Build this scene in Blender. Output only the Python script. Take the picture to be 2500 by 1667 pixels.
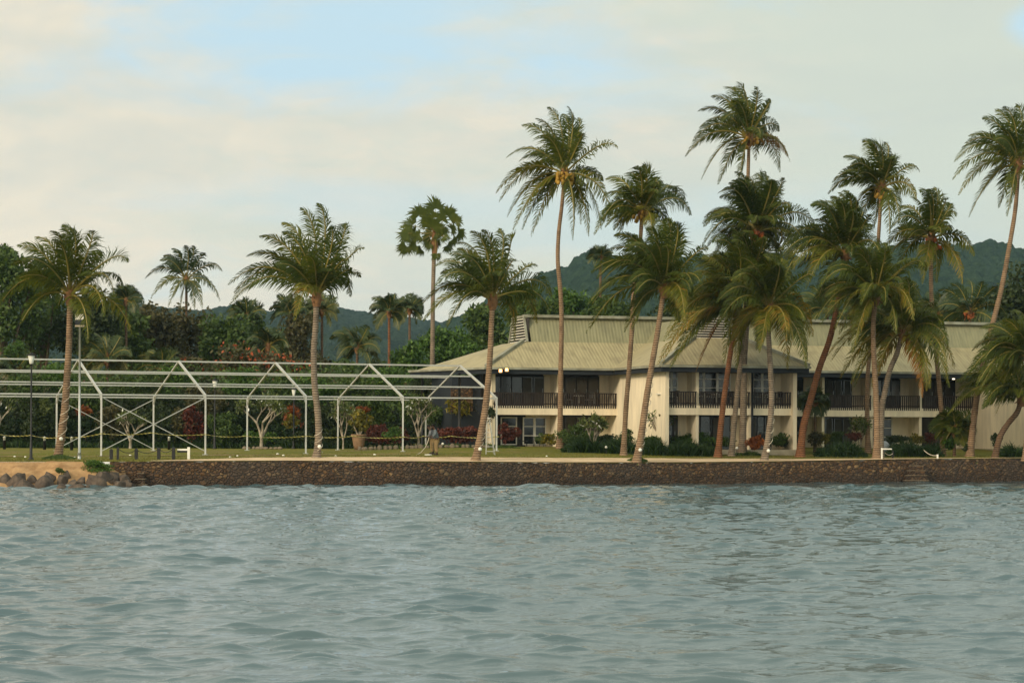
import bpy, math, random
import numpy as np
from mathutils import Vector, Matrix
random.seed(7); np.random.seed(7)
R = math.radians
scene = bpy.context.scene
for o in list(bpy.data.objects): bpy.data.objects.remove(o)

# ------------------------------------------------------------------ camera
CAMZ, F, PX0, PY0, ROLL = 3.3, 5500.0, 1250.0, 1041.0, R(0.25)
cam_d = bpy.data.cameras.new('camera'); cam = bpy.data.objects.new('camera', cam_d)
scene.collection.objects.link(cam); scene.camera = cam
cam_d.sensor_width = 36.0; cam_d.lens = 36.0 * F / 2500.0
cam_d.shift_y = (PY0 - 833.5) / 2500.0
cam_d.clip_start = 0.5; cam_d.clip_end = 20000.0
cam.matrix_world = Matrix.Translation((0, 0, CAMZ)) @ Matrix.Rotation(R(90), 4, 'X') @ Matrix.Rotation(ROLL, 4, 'Z')

# ------------------------------------------------------------------ world, sun, exposure
SUN_EL, SUN_AZ = R(24), R(222)          # azimuth from +Y (north) clockwise: behind the camera, to the left
world = bpy.data.worlds.new('World'); scene.world = world; world.use_nodes = True
nt = world.node_tree; nt.nodes.clear()
def N(t, tree=None, **k):
    n = (tree or nt).nodes.new(t)
    for a, b in k.items(): setattr(n, a, b)
    return n
out = N('ShaderNodeOutputWorld'); bg = N('ShaderNodeBackground')
sky = N('ShaderNodeTexSky'); sky.sky_type = 'NISHITA'; sky.sun_disc = False
sky.sun_elevation = SUN_EL; sky.sun_rotation = SUN_AZ
tc = N('ShaderNodeTexCoord'); sep = N('ShaderNodeSeparateXYZ')
nt.links.new(tc.outputs['Generated'], sep.inputs[0])
def M(op, a, b=None, c=None, tree=None):
    tr = tree or nt
    n = tr.nodes.new('ShaderNodeMath'); n.operation = op
    for i, v in enumerate((a, b, c)):
        if v is None: continue
        if isinstance(v, (int, float)): n.inputs[i].default_value = v
        else: tr.links.new(v, n.inputs[i])
    return n.outputs[0]
def mixc(fac, a, b, tree=None, mode='MIX'):
    tr = tree or nt
    n = tr.nodes.new('ShaderNodeMix'); n.data_type = 'RGBA'; n.blend_type = mode
    for i, v in ((0, fac), (6, a), (7, b)):
        if isinstance(v, (int, float)): n.inputs[i].default_value = v
        elif isinstance(v, (tuple, list)): n.inputs[i].default_value = (*v, 1) if len(v) == 3 else v
        else: tr.links.new(v, n.inputs[i])
    return n.outputs[2]
def ramp(fac, stops, tree=None):
    tr = tree or nt
    n = tr.nodes.new('ShaderNodeValToRGB'); e = n.color_ramp.elements
    while len(e) < len(stops): e.new(0.5)
    for i, (p, c) in enumerate(stops):
        e[i].position = p; e[i].color = (*c, 1) if len(c) == 3 else c
    tr.links.new(fac, n.inputs[0]); return n.outputs[0]
def smooth(v, a, b, tree=None):
    tr = tree or nt
    n = tr.nodes.new('ShaderNodeMapRange'); n.interpolation_type = 'SMOOTHSTEP'
    n.inputs[1].default_value = a; n.inputs[2].default_value = b
    if isinstance(v, (int, float)): n.inputs[0].default_value = v
    else: tr.links.new(v, n.inputs[0])
    return n.outputs[0]
az = M('ARCTAN2', sep.outputs[0], sep.outputs[1]); el = sep.outputs[2]
# cloud layer: direction stretched along the horizon
comb = N('ShaderNodeCombineXYZ')
nt.links.new(M('MULTIPLY', sep.outputs[0], 1.0), comb.inputs[0]); nt.links.new(sep.outputs[1], comb.inputs[1])
nt.links.new(M('MULTIPLY', el, 3.2), comb.inputs[2])
def noise(vec, scale, detail=5, rough=.55, dist=0.0, tree=None):
    tr = tree or nt
    n = tr.nodes.new('ShaderNodeTexNoise'); n.inputs['Scale'].default_value = scale
    n.inputs['Detail'].default_value = detail; n.inputs['Roughness'].default_value = rough; n.inputs['Distortion'].default_value = dist
    if vec is not None: tr.links.new(vec, n.inputs['Vector'])
    return n.outputs['Fac']
n1 = noise(comb.outputs[0], 9.0, 7, .56, .6)
n2 = noise(comb.outputs[0], 3.1, 3, .5, .3)
n3 = noise(comb.outputs[0], 26.0, 5, .6, .4)
# the gap of clear sky high on the left and thin gaps near the horizon
def blob(a0, e0, ra, re):
    da = M('DIVIDE', M('SUBTRACT', az, a0), ra); de = M('DIVIDE', M('SUBTRACT', el, e0), re)
    return M('SUBTRACT', 1.0, M('SQRT', M('ADD', M('MULTIPLY', da, da), M('MULTIPLY', de, de))))
gap1 = M('MAXIMUM', blob(-.070, .168, .155, .040), blob(.232, .172, .022, .014))
gap2 = M('MAXIMUM', blob(-.06, .098, .15, .016), blob(.06, .092, .17, .022))
g1 = smooth(M('ADD', gap1, M('MULTIPLY', M('SUBTRACT', n1, .5), 1.9)), .02, .75)
g2 = M('MULTIPLY', smooth(M('ADD', gap2, M('MULTIPLY', M('SUBTRACT', n1, .5), 2.2)), -.05, .9), .38)
g0 = M('MULTIPLY', smooth(n1, .56, .72), .35)
gap = M('MAXIMUM', M('MAXIMUM', g1, g2), g0)
warm = M('ADD', M('ADD', M('MULTIPLY', n2, 1.1), M('ADD', M('MULTIPLY', az, -1.6), M('MULTIPLY', M('SUBTRACT', .11, el), 1.6))), M('MULTIPLY', M('SUBTRACT', n3, .5), .7))
cloud = ramp(smooth(warm, .25, 1.05), [(0, (.69, .745, .645)), (.42, (.775, .78, .66)), (.72, (.88, .815, .665)), (1, (.96, .86, .675))])
shade = smooth(noise(comb.outputs[0], 6.0, 6, .6, .5), .38, .66)
cloud = mixc(M('MULTIPLY', shade, .42), cloud, (.60, .655, .61))
clear = mixc(.86, mixc(1.0, sky.outputs[0], (.11, .11, .11), mode='MULTIPLY'), (.62, .83, .93))
skyc = mixc(gap, cloud, clear)
back = M('ADD', 1.0, M('MULTIPLY', smooth(sep.outputs[1], .1, -.5), .7))       # unseen sky behind the camera brightened to add light on the shore
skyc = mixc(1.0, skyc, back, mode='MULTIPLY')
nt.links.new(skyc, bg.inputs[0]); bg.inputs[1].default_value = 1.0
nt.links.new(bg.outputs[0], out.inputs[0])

sl = bpy.data.lights.new('sun', 'SUN'); sun = bpy.data.objects.new('sun', sl); scene.collection.objects.link(sun)
sl.energy = 2.6; sl.angle = R(14); sl.color = (1.0, .84, .62)
sdir = Vector((math.sin(SUN_AZ) * math.cos(SUN_EL), math.cos(SUN_AZ) * math.cos(SUN_EL), math.sin(SUN_EL)))
sun.rotation_euler = sdir.to_track_quat('Z', 'Y').to_euler()
scene.view_settings.view_transform = 'Standard'; scene.view_settings.look = 'None'
scene.view_settings.exposure = 0.0; scene.view_settings.gamma = 1.0
scene.cycles.max_bounces = 6; scene.cycles.volume_bounces = 0; scene.cycles.transparent_max_bounces = 6

# ------------------------------------------------------------------ projection helpers
def ray(px, py):
    dx, dy = (px - PX0) / F, (PY0 - py) / F
    c, s = math.cos(ROLL), math.sin(ROLL)
    return dx * c - dy * s, dx * s + dy * c
def Praw(px, py, Y):
    a, b = ray(px, py); return Vector((a * Y, Y, CAMZ + b * Y))
def YS(px, Y):
    """depth of things on the shore follows the line of the sea wall"""
    return Y + float(np.interp(px, [140, 770, 1160, 1553, 1865, 2140, 2600], [-2.8, -1.6, .2, 2.5, 5.2, 6.4, 6.4]))*min(1, max(0, (158-Y)/20))
def P(px, py, Y): return Praw(px, py, YS(px, Y))
def yh(px): return PY0 + (px - PX0) * math.tan(ROLL)

# ------------------------------------------------------------------ object helpers
col = scene.collection
def link(name, me, mats=None, parent=None):
    o = bpy.data.objects.new(name, me); col.objects.link(o)
    if mats is not None and not me.materials:
        for m in (mats if isinstance(mats, (list, tuple)) else [mats]): me.materials.append(m)
    if parent is not None: o.parent = parent
    return o
def tag(o, label=None, cat=None, group=None, kind=None):
    if label: o['label'] = label
    if cat: o['category'] = cat
    if group: o['group'] = group
    if kind: o['kind'] = kind
    return o
def empty(name, loc, rz=0.0):
    o = bpy.data.objects.new(name, None); col.objects.link(o); o.location = loc; o.rotation_euler = (0, 0, rz)
    o.empty_display_size = .3; return o
class MB:
    """collects boxes, tubes, polygons into one mesh"""
    def __init__(s): s.v = []; s.f = []; s.m = []; s.sm = []
    def add(s, vs, fs, mi=0, sm=False):
        b = len(s.v); s.v += [tuple(v) for v in vs]
        for f in fs: s.f.append(tuple(b + i for i in f)); s.m.append(mi); s.sm.append(sm)
    def box(s, x0, x1, y0, y1, z0, z1, mi=0):
        s.add([(x0,y0,z0),(x1,y0,z0),(x1,y1,z0),(x0,y1,z0),(x0,y0,z1),(x1,y0,z1),(x1,y1,z1),(x0,y1,z1)],
              [(0,3,2,1),(4,5,6,7),(0,1,5,4),(1,2,6,5),(2,3,7,6),(3,0,4,7)], mi)
    def tube(s, pts, rad, n=8, mi=0, cap=True, sm=True, sq=False):
        pts = [Vector(p) for p in pts]
        if not isinstance(rad, (list, tuple)): rad = [rad] * len(pts)
        vs = []; fs = []; tot = (pts[-1]-pts[0]).normalized(); ref = Vector((0,0,1)) if abs(tot.z) < .6 else Vector((1,.05,0))
        for i, p in enumerate(pts):
            t = (pts[min(i+1, len(pts)-1)] - pts[max(i-1, 0)]).normalized()
            a = t.cross(ref).normalized(); b = t.cross(a).normalized()
            for k in range(n):
                th = 2*math.pi*(k+.5)/n
                vs.append(p + (a*math.cos(th) + b*math.sin(th))*rad[i])
        for i in range(len(pts)-1):
            for k in range(n):
                k2 = (k+1) % n
                fs.append((i*n+k, i*n+k2, (i+1)*n+k2, (i+1)*n+k))
        if cap: fs.append(tuple(range(n))); fs.append(tuple((len(pts)-1)*n+k for k in reversed(range(n))))
        s.add(vs, fs, mi, sm and n > 4)
    def lathe(s, prof, n=16, c=(0,0,0), mi=0):
        vs = []; fs = []
        for r, z in prof:
            for k in range(n):
                th = 2*math.pi*k/n; vs.append((c[0]+r*math.cos(th), c[1]+r*math.sin(th), c[2]+z))
        for i in range(len(prof)-1):
            for k in range(n): fs.append((i*n+k, i*n+(k+1)%n, (i+1)*n+(k+1)%n, (i+1)*n+k))
        fs.append(tuple(range(n-1,-1,-1))); fs.append(tuple((len(prof)-1)*n+k for k in range(n)))
        s.add(vs, fs, mi, True)
    def ball(s, c, r, mi=0, seed=None, nu=10, nv=7, rough=0.0):
        c = Vector(c); rr = r if isinstance(r, (tuple, list)) else (r, r, r)
        rng = random.Random(seed) ; vs = []; fs = []
        ph = [rng.uniform(0, 6.28) for _ in range(6)]
        for i in range(nv+1):
            el_ = math.pi*i/nv
            for k in range(nu):
                th = 2*math.pi*k/nu
                d = Vector((math.sin(el_)*math.cos(th), math.sin(el_)*math.sin(th), math.cos(el_)))
                q = 1 + rough*(math.sin(3*d.x+ph[0]) + math.sin(4*d.y+ph[1]) + math.sin(5*d.z+ph[2]) + .6*math.sin(8*d.x*d.y+ph[3]) + .6*math.sin(9*d.z+6*d.x+ph[4]))
                vs.append(c + Vector((d.x*rr[0], d.y*rr[1], d.z*rr[2]))*q)
        for i in range(nv):
            for k in range(nu): fs.append((i*nu+k, (i+1)*nu+k, (i+1)*nu+(k+1)%nu, i*nu+(k+1)%nu))
        s.add(vs, fs, mi, True)
    def build(s, name, mats, parent=None, off=None):
        me = bpy.data.meshes.new(name)
        v = s.v if off is None else [(a-off[0], b-off[1], c-off[2]) for a, b, c in s.v]
        me.from_pydata(v, [], s.f); me.update()
        me.polygons.foreach_set('material_index', s.m); me.polygons.foreach_set('use_smooth', s.sm)
        return link(name, me, mats, parent)
def npmesh(name, verts, faces, attr=None, midx=None, smooth=False):
    """verts (n,3); faces list of arrays (m,k)"""
    me = bpy.data.meshes.new(name)
    verts = np.asarray(verts, dtype=np.float32)
    me.vertices.add(len(verts)); me.vertices.foreach_set('co', verts.ravel())
    nl = sum(f.size for f in faces); npoly = sum(len(f) for f in faces)
    me.loops.add(nl); me.polygons.add(npoly)
    me.loops.foreach_set('vertex_index', np.concatenate([f.ravel() for f in faces]).astype(np.int32))
    tot = np.concatenate([np.full(len(f), f.shape[1]) for f in faces]).astype(np.int32)
    st = np.concatenate([[0], np.cumsum(tot)[:-1]]).astype(np.int32)
    me.polygons.foreach_set('loop_start', st); me.polygons.foreach_set('loop_total', tot)
    if midx is not None: me.polygons.foreach_set('material_index', np.asarray(midx, dtype=np.int32))
    me.polygons.foreach_set('use_smooth', np.full(npoly, smooth))
    me.update(calc_edges=True)
    if attr is not None:
        a = me.attributes.new('tint', 'FLOAT', 'POINT'); a.data.foreach_set('value', np.asarray(attr, dtype=np.float32))
    me.validate(); return me

# ------------------------------------------------------------------ materials
MAT = {}
def newmat(name):
    m = bpy.data.materials.new(name); m.use_nodes = True; t = m.node_tree
    b = t.nodes['Principled BSDF']; MAT[name] = m; return m, t, b
def simple(name, c, rough=.6, var=.25, scale=3.0, bump=0.0, bscale=20.0, c2=None, spec=.3, metal=0.0, coord='Object', stretch=None):
    m, t, b = newmat(name)
    tcn = t.nodes.new('ShaderNodeTexCoord'); vec = tcn.outputs[coord]
    if stretch:
        mp = t.nodes.new('ShaderNodeMapping'); mp.inputs['Scale'].default_value = stretch; t.links.new(vec, mp.inputs[0]); vec = mp.outputs[0]
    f = noise(vec, scale, 5, .6, 0, t)
    c2 = c2 or tuple(x*(1-var) for x in c)
    t.links.new(ramp(f, [(.3, c2), (.7, tuple(min(1, x*(1+var*.4)) for x in c))], t), b.inputs['Base Color'])
    b.inputs['Roughness'].default_value = rough; b.inputs['Specular IOR Level'].default_value = spec; b.inputs['Metallic'].default_value = metal
    if bump:
        bn = t.nodes.new('ShaderNodeBump'); bn.inputs['Strength'].default_value = bump; bn.inputs['Distance'].default_value = .05
        t.links.new(noise(vec, bscale, 4, .6, 0, t), bn.inputs['Height']); t.links.new(bn.outputs[0], b.inputs['Normal'])
    return m
def leafmat(name, stops, rough=.55, trans=.25, spec=.35):
    m, t, b = newmat(name)
    a = t.nodes.new('ShaderNodeAttribute'); a.attribute_name = 'tint'
    c = ramp(a.outputs['Fac'], stops, t)
    t.links.new(c, b.inputs['Base Color']); b.inputs['Roughness'].default_value = rough; b.inputs['Specular IOR Level'].default_value = spec
    tr = t.nodes.new('ShaderNodeBsdfTranslucent'); mx = t.nodes.new('ShaderNodeMixShader'); mx.inputs[0].default_value = trans
    t.links.new(mixc(1.0, c, (1.3, 1.25, .6), t, 'MULTIPLY'), tr.inputs[0])
    o = [n for n in t.nodes if n.type == 'OUTPUT_MATERIAL'][0]
    t.links.new(b.outputs[0], mx.inputs[1]); t.links.new(tr.outputs[0], mx.inputs[2]); t.links.new(mx.outputs[0], o.inputs[0])
    return m
PALM = leafmat('palm_leaf', [(0, (.030, .048, .008)), (.4, (.064, .086, .010)), (.7, (.120, .128, .014)), (.9, (.215, .155, .020)), (1, (.31, .17, .026))], .5, .32, .22)
PALMFAR = leafmat('far_palm_leaf', [(0, (.022, .042, .012)), (.6, (.05, .075, .018)), (1, (.12, .115, .03))], .5, .2, .4)
DRYL = leafmat('dry_palm_leaf', [(0, (.12, .055, .015)), (.6, (.24, .11, .02)), (1, (.36, .17, .03))], .7, .2, .2)
L_GREEN = leafmat('leaf_green', [(0, (0.033, 0.063, 0.015)), (.5, (0.063, 0.105, 0.019)), (1, (0.128, 0.173, 0.033))])
L_BRIGHT = leafmat('leaf_bright_green', [(0, (0.034, 0.074, 0.014)), (.5, (0.068, 0.135, 0.019)), (1, (0.135, 0.230, 0.034))])
L_DARK = leafmat('leaf_dark_green', [(0, (0.019, 0.032, 0.011)), (.6, (0.038, 0.059, 0.015)), (1, (0.074, 0.092, 0.024))])
L_BROWN = leafmat('leaf_brown_green', [(0, (0.041, 0.043, 0.016)), (.5, (0.074, 0.068, 0.024)), (1, (0.135, 0.108, 0.038))])
L_RED = leafmat('leaf_red', [(0, (0.036, 0.014, 0.010)), (.5, (0.120, 0.030, 0.017)), (1, (0.240, 0.054, 0.024))])
L_ORANGE = leafmat('leaf_orange', [(0, (.12, .035, .01)), (.5, (.28, .08, .012)), (1, (.45, .13, .02))])
L_YELLOW = leafmat('leaf_yellow', [(0, (.07, .08, .012)), (.5, (.20, .17, .02)), (1, (.40, .30, .03))])
L_FRANG = leafmat('leaf_frangipani', [(0, (.05, .07, .02)), (.6, (.10, .13, .035)), (1, (.20, .22, .07))])
L_STRAP = leafmat('leaf_strap', [(0, (.012, .03, .008)), (.6, (.030, .060, .013)), (1, (.06, .10, .022))], .5, .2, .25)
L_FLOWER = simple('flower_white', (.75, .75, .68), .6)
L_REDFLOWER = simple('flower_orange_red', (.30, .062, .014), .6)
def trunkmat(name, c, c2, ring=9.0):
    m, t, b = newmat(name)
    tcn = t.nodes.new('ShaderNodeTexCoord'); w = t.nodes.new('ShaderNodeTexWave'); w.bands_direction = 'Z'
    w.inputs['Scale'].default_value = ring/6.28*1.6; w.inputs['Distortion'].default_value = 2.2; w.inputs['Detail'].default_value = 3; w.inputs['Detail Scale'].default_value = 1.5
    t.links.new(tcn.outputs['Object'], w.inputs[0])
    f = noise(tcn.outputs['Object'], 2.2, 6, .65, 0, t)
    base = ramp(f, [(.3, c2), (.5, c), (.72, tuple(min(1, x*1.25) for x in c))], t)
    t.links.new(mixc(M('MULTIPLY', M('SUBTRACT', 1.0, w.outputs['Fac'], tree=t), .7, tree=t), base, tuple(x*.45 for x in c2), t), b.inputs['Base Color'])
    b.inputs['Roughness'].default_value = .85; b.inputs['Specular IOR Level'].default_value = .15
    bn = t.nodes.new('ShaderNodeBump'); bn.inputs['Strength'].default_value = .7; bn.inputs['Distance'].default_value = .04
    t.links.new(w.outputs['Fac'], bn.inputs['Height']); t.links.new(bn.outputs[0], b.inputs['Normal'])
    return m
T_TAN = trunkmat('trunk_tan', (.30, .20, .12), (.17, .11, .07))
T_GREY = trunkmat('trunk_grey', (.27, .21, .15), (.14, .11, .08))
T_RED = trunkmat('trunk_red', (.24, .105, .05), (.13, .065, .035))
T_DARK = trunkmat('trunk_brown', (.16, .10, .06), (.09, .06, .04))
BARK = simple('bark', (.14, .10, .06), .9, .4, 6, .6, 14)
PALEBARK = simple('pale_bark', (.33, .28, .21), .8, .35, 6, .4, 14)
RACHIS = simple('palm_midrib', (.21, .17, .035), .5, .35, 2)
SHEATH = simple('palm_sheath', (.20, .10, .04), .85, .5, 5)
NUT = simple('coconut', (.38, .22, .03), .5, .4, 4)
NUTRED = simple('coconut_red', (.33, .09, .02), .5, .4, 4)
METAL = simple('white_aluminium', (.50, .50, .465), .45, .12, 1.5, metal=.15, spec=.5)
GALV = simple('galvanised_steel', (.42, .44, .42), .45, .2, 2.5, metal=.5)
BLACK = simple('black_paint', (.018, .018, .018), .5, .3, 3)
DWOOD = simple('dark_wood', (.030, .022, .018), .6, .4, 4)
WHITE = simple('white_paint', (.74, .72, .64), .55, .15, 3)
CREAM = simple('cream_render', (.80, .70, .51), .9, .20, 1.3, .15, 30, stretch=(1.6, 1.6, .28))
FASCIA = simple('navy_fascia', (.018, .023, .030), .6, .2, 2)
GLASSD = simple('dark_glass', (.012, .014, .014), .12, .3, 1, spec=.5)
ALUGUT = simple('gutter_metal', (.30, .31, .25), .6, .3, 1.2, c2=(.16, .15, .10))
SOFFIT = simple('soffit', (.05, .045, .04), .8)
TERRA = simple('terracotta_pot', (.26, .16, .09), .8, .3, 3, .2, 12)
ROPE = simple('string_light_cable', (.62, .54, .42), .6)
ROCK = simple('boulder_stone', (.115, .085, .062), .85, .55, 2.2, 1.0, 6, c2=(.035, .028, .024))
STONE = simple('garden_stone', (.20, .16, .11), .9, .5, 3, .6, 9)
CONC = simple('concrete', (.36, .31, .22), .85, .3, 2, .2, 14)
BLUEPOT = simple('pale_fabric', (.35, .38, .40), .8)

# corrugated roofing: ribs run down the slope; uv.x = metres along the eave
def roofmat(name, c, c2, dirt):
    m, t, b = newmat(name)
    uv = t.nodes.new('ShaderNodeUVMap'); w = t.nodes.new('ShaderNodeTexWave'); w.bands_direction = 'X'
    w.inputs['Scale'].default_value = 1.35; w.inputs['Distortion'].default_value = .12
    t.links.new(uv.outputs[0], w.inputs[0])
    mp = t.nodes.new('ShaderNodeMapping'); mp.inputs['Scale'].default_value = (2.6, .35, 1); t.links.new(uv.outputs[0], mp.inputs[0])
    f = noise(mp.outputs[0], 1.6, 6, .65, .2, t)
    f2 = noise(uv.outputs[0], .55, 3, .5, 0, t)
    base = ramp(f, [(.32, c2), (.52, c), (.75, tuple(x*1.15 for x in c))], t)
    base = mixc(M('MULTIPLY', smooth(f2, .5, .7, t), .45, tree=t), base, dirt, t)
    sep_ = t.nodes.new('ShaderNodeSeparateXYZ'); t.links.new(uv.outputs[0], sep_.inputs[0])
    base = mixc(M('MULTIPLY', smooth(w.outputs['Fac'], .35, .0, t), .12, tree=t), base, tuple(x*.5 for x in c2), t)
    t.links.new(base, b.inputs['Base Color']); b.inputs['Roughness'].default_value = .6
    bn = t.nodes.new('ShaderNodeBump'); bn.inputs['Strength'].default_value = 1.0; bn.inputs['Distance'].default_value = .05
    bn.inputs['Distance'].default_value = .014; t.links.new(w.outputs['Fac'], bn.inputs['Height']); t.links.new(bn.outputs[0], b.inputs['Normal']); return m
ROOF = roofmat('corrugated_roof', (.36, .31, .175), (.26, .22, .12), (.14, .12, .07))
ROOF2 = roofmat('upper_roof', (.235, .225, .125), (.17, .165, .09), (.12, .11, .06))

# rubble masonry
m, t, b = newmat('rubble_stone')
tcn = t.nodes.new('ShaderNodeTexCoord'); vo = t.nodes.new('ShaderNodeTexVoronoi'); vo.feature = 'F1'; vo.inputs['Scale'].default_value = 4.3
mp = t.nodes.new('ShaderNodeMapping'); mp.inputs['Scale'].default_value = (1, 1, 1.35)
ds = t.nodes.new('ShaderNodeTexNoise'); ds.inputs['Scale'].default_value = 2.5
vm = t.nodes.new('ShaderNodeVectorMath'); vm.operation = 'MULTIPLY_ADD'; vm.inputs[1].default_value = (.25, .25, .25)
t.links.new(tcn.outputs['Object'], ds.inputs['Vector']); t.links.new(ds.outputs['Color'], vm.inputs[0]); t.links.new(tcn.outputs['Object'], vm.inputs[2])
t.links.new(vm.outputs[0], mp.inputs[0]); t.links.new(mp.outputs[0], vo.inputs['Vector'])
ve = t.nodes.new('ShaderNodeTexVoronoi'); ve.feature = 'DISTANCE_TO_EDGE'; ve.inputs['Scale'].default_value = 4.3; t.links.new(mp.outputs[0], ve.inputs['Vector'])
sc_ = t.nodes.new('ShaderNodeSeparateColor'); t.links.new(vo.outputs['Color'], sc_.inputs[0])
cc = ramp(sc_.outputs[0], [(0, (.045, .022, .009)), (.4, (.082, .039, .013)), (.8, (.125, .062, .020)), (1, (.20, .125, .055))], t)
big = noise(tcn.outputs['Object'], .32, 4, .6, 0, t)
cc = mixc(M('MULTIPLY', smooth(big, .42, .62, t), .6, tree=t), cc, (.065, .05, .038), t)
sz = t.nodes.new('ShaderNodeSeparateXYZ'); t.links.new(tcn.outputs['Object'], sz.inputs[0])
wet = smooth(M('ADD', sz.outputs[2], M('MULTIPLY', big, .5, tree=t), tree=t), .95, .5, t)      # weed and damp line left by the tide
cc = mixc(M('MULTIPLY', wet, .7, tree=t), cc, (.035, .018, .009), t)
cc = mixc(smooth(ve.outputs[0], .07, .02, t), cc, (.03, .02, .012), t)
t.links.new(cc, b.inputs['Base Color']); b.inputs['Roughness'].default_value = .85
bn = t.nodes.new('ShaderNodeBump'); bn.inputs['Strength'].default_value = 1; bn.inputs['Distance'].default_value = .09
t.links.new(smooth(ve.outputs[0], 0, .22, t), bn.inputs['Height']); t.links.new(bn.outputs[0], b.inputs['Normal'])
RUBBLE = m

# lawn and soil
m, t, b = newmat('lawn_grass'); tcn = t.nodes.new('ShaderNodeTexCoord')
f1 = noise(tcn.outputs['Object'], .35, 6, .65, 0, t); f2 = noise(tcn.outputs['Object'], 5.0, 5, .7, 0, t)
g = ramp(f2, [(.3, (.085, .09, .014)), (.55, (.145, .145, .022)), (.75, (.20, .185, .035))], t)
g = mixc(M('MULTIPLY', smooth(f1, .48, .66, t), .8, tree=t), g, (.22, .155, .065), t)
t.links.new(g, b.inputs['Base Color']); b.inputs['Roughness'].default_value = .9; b.inputs['Specular IOR Level'].default_value = .1
LAWN = m
SAND = simple('sand', (.40, .25, .12), .95, .35, 1.6, 1.0, 5, c2=(.22, .125, .055))
PATHM = simple('sand_path', (.60, .455, .29), .95, .2, .7, .3, 9, c2=(.42, .30, .18))
SOIL = simple('forest_soil', (.05, .04, .02), .95, .4, 1)

# ------------------------------------------------------------------ shoreline and ground height
WPX = [(-900, 1181.6, 1126), (330, 1187, 1127), (700, 1186.5, 1126), (1000, 1186, 1127.5), (1400, 1182, 1130), (1700, 1179, 1129.5), (1950, 1177.5, 1126.5), (2200, 1176, 1122), (2500, 1174, 1119), (3400, 1169, 1113)]
WL = []
for px, pb, ptp in WPX:
    Yw = CAMZ * F / (pb - yh(px)); q = Praw(px, ptp, Yw); WL.append((q.x, Yw, q.z))
WX = np.array([w[0] for w in WL]); WY = np.array([w[1] for w in WL]); WZ = np.array([w[2] for w in WL])
def wall_y(x): return np.interp(x, WX, WY)
def gz(x, y):
    x = np.asarray(x, float); y = np.asarray(y, float)
    d = y - wall_y(x); top = np.interp(x, WX, WZ)
    u_ = np.clip((d - 2.0) / 20.0, 0, 1); s_ = u_*u_*(3-2*u_)
    far = np.interp(x, [-40, -12, -3, 8, 40], [1.62, 1.68, 1.95, 1.93, 1.90])
    r1 = np.interp(x, [-24, -19, -8, 5, 14, 22, 30], [.06, .10, .20, .22, .14, .05, .03])
    p_ = np.clip((d - .2) / 2.6, 0, 1); top = top + r1 * p_
    base = top + (far - top) * s_
    return base + np.clip((d-60)/200, 0, 1)*1.2
def G(px, Y):
    """ground point under a pixel column at depth Y"""
    Y = YS(px, Y); x = (px - PX0) / F * Y
    return Vector((x, Y, float(gz(x, Y))))
def Ggrid(name, xs, ds, zf, mat_, kind='structure', label=None, cat=None):
    X, D = np.meshgrid(xs, ds); Y = wall_y(X) + D; Z = zf(X, Y)
    v = np.stack([X, Y, Z], -1).reshape(-1, 3); nx, ny = len(xs), len(ds)
    i = np.arange(ny-1)[:, None]*nx + np.arange(nx-1)[None, :]
    f = np.stack([i, i+1, i+nx+1, i+nx], -1).reshape(-1, 4)
    o = link(name, npmesh(name, v, [f], smooth=True), mat_); tag(o, label, cat, kind=kind); return o
rngg = np.random.RandomState(3)
xs = np.concatenate([np.linspace(-2500, -60, 14)[:-1], np.linspace(-60, 60, 241), np.linspace(60, 2500, 14)[1:]])
Ggrid('ground', xs, np.concatenate([np.linspace(.02, 60, 121), np.geomspace(62, 6000, 40)]), lambda X, Y: gz(X, Y) - .004*0 + np.sin(X*.9)*np.sin(Y*.7)*.012, LAWN, label='olive green lawn with worn sandy patches', cat='lawn')
# pale sand path along the top of the sea wall
def pedge(x):
    w = np.interp(x, [-19, -15, 12, 30, 45], [.6, 2.3, 2.8, .9, .35]); return w + .09*np.sin(x*1.7) + .07*np.sin(x*4.3)
pxs = np.linspace(-19.5, 60, 400); rows = np.linspace(0, 1, 5); v = []
for r_ in rows:
    for x in pxs:
        y = wall_y(x) + .25 + pedge(x)*r_; v.append((x, y, gz(x, y)+.045))
i = np.arange(4)[:, None]*400 + np.arange(399)[None, :]
o = link('path', npmesh('path', v, [np.stack([i, i+1, i+401, i+400], -1).reshape(-1, 4)], smooth=True), PATHM)
tag(o, 'pale sandy path along the top of the sea wall', 'path', kind='structure')
# a faint worn strip across the left lawn
v = []
for r_ in rows:
    for x in np.linspace(-34, -6, 200):
        y = 129.3 + .12*(x+34) + (.35+.12*math.sin(x*2.1))*r_*2.2; v.append((x, y, gz(x, y)+.03))
i = np.arange(4)[:, None]*200 + np.arange(199)[None, :]
o = link('worn_track', npmesh('worn_track', v, [np.stack([i, i+1, i+201, i+200], -1).reshape(-1, 4)], smooth=True), simple('worn_turf', (.30, .215, .09), .95, .45, 1.8))
tag(o, 'worn sandy strip crossing the left lawn', 'track', kind='structure')

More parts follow.
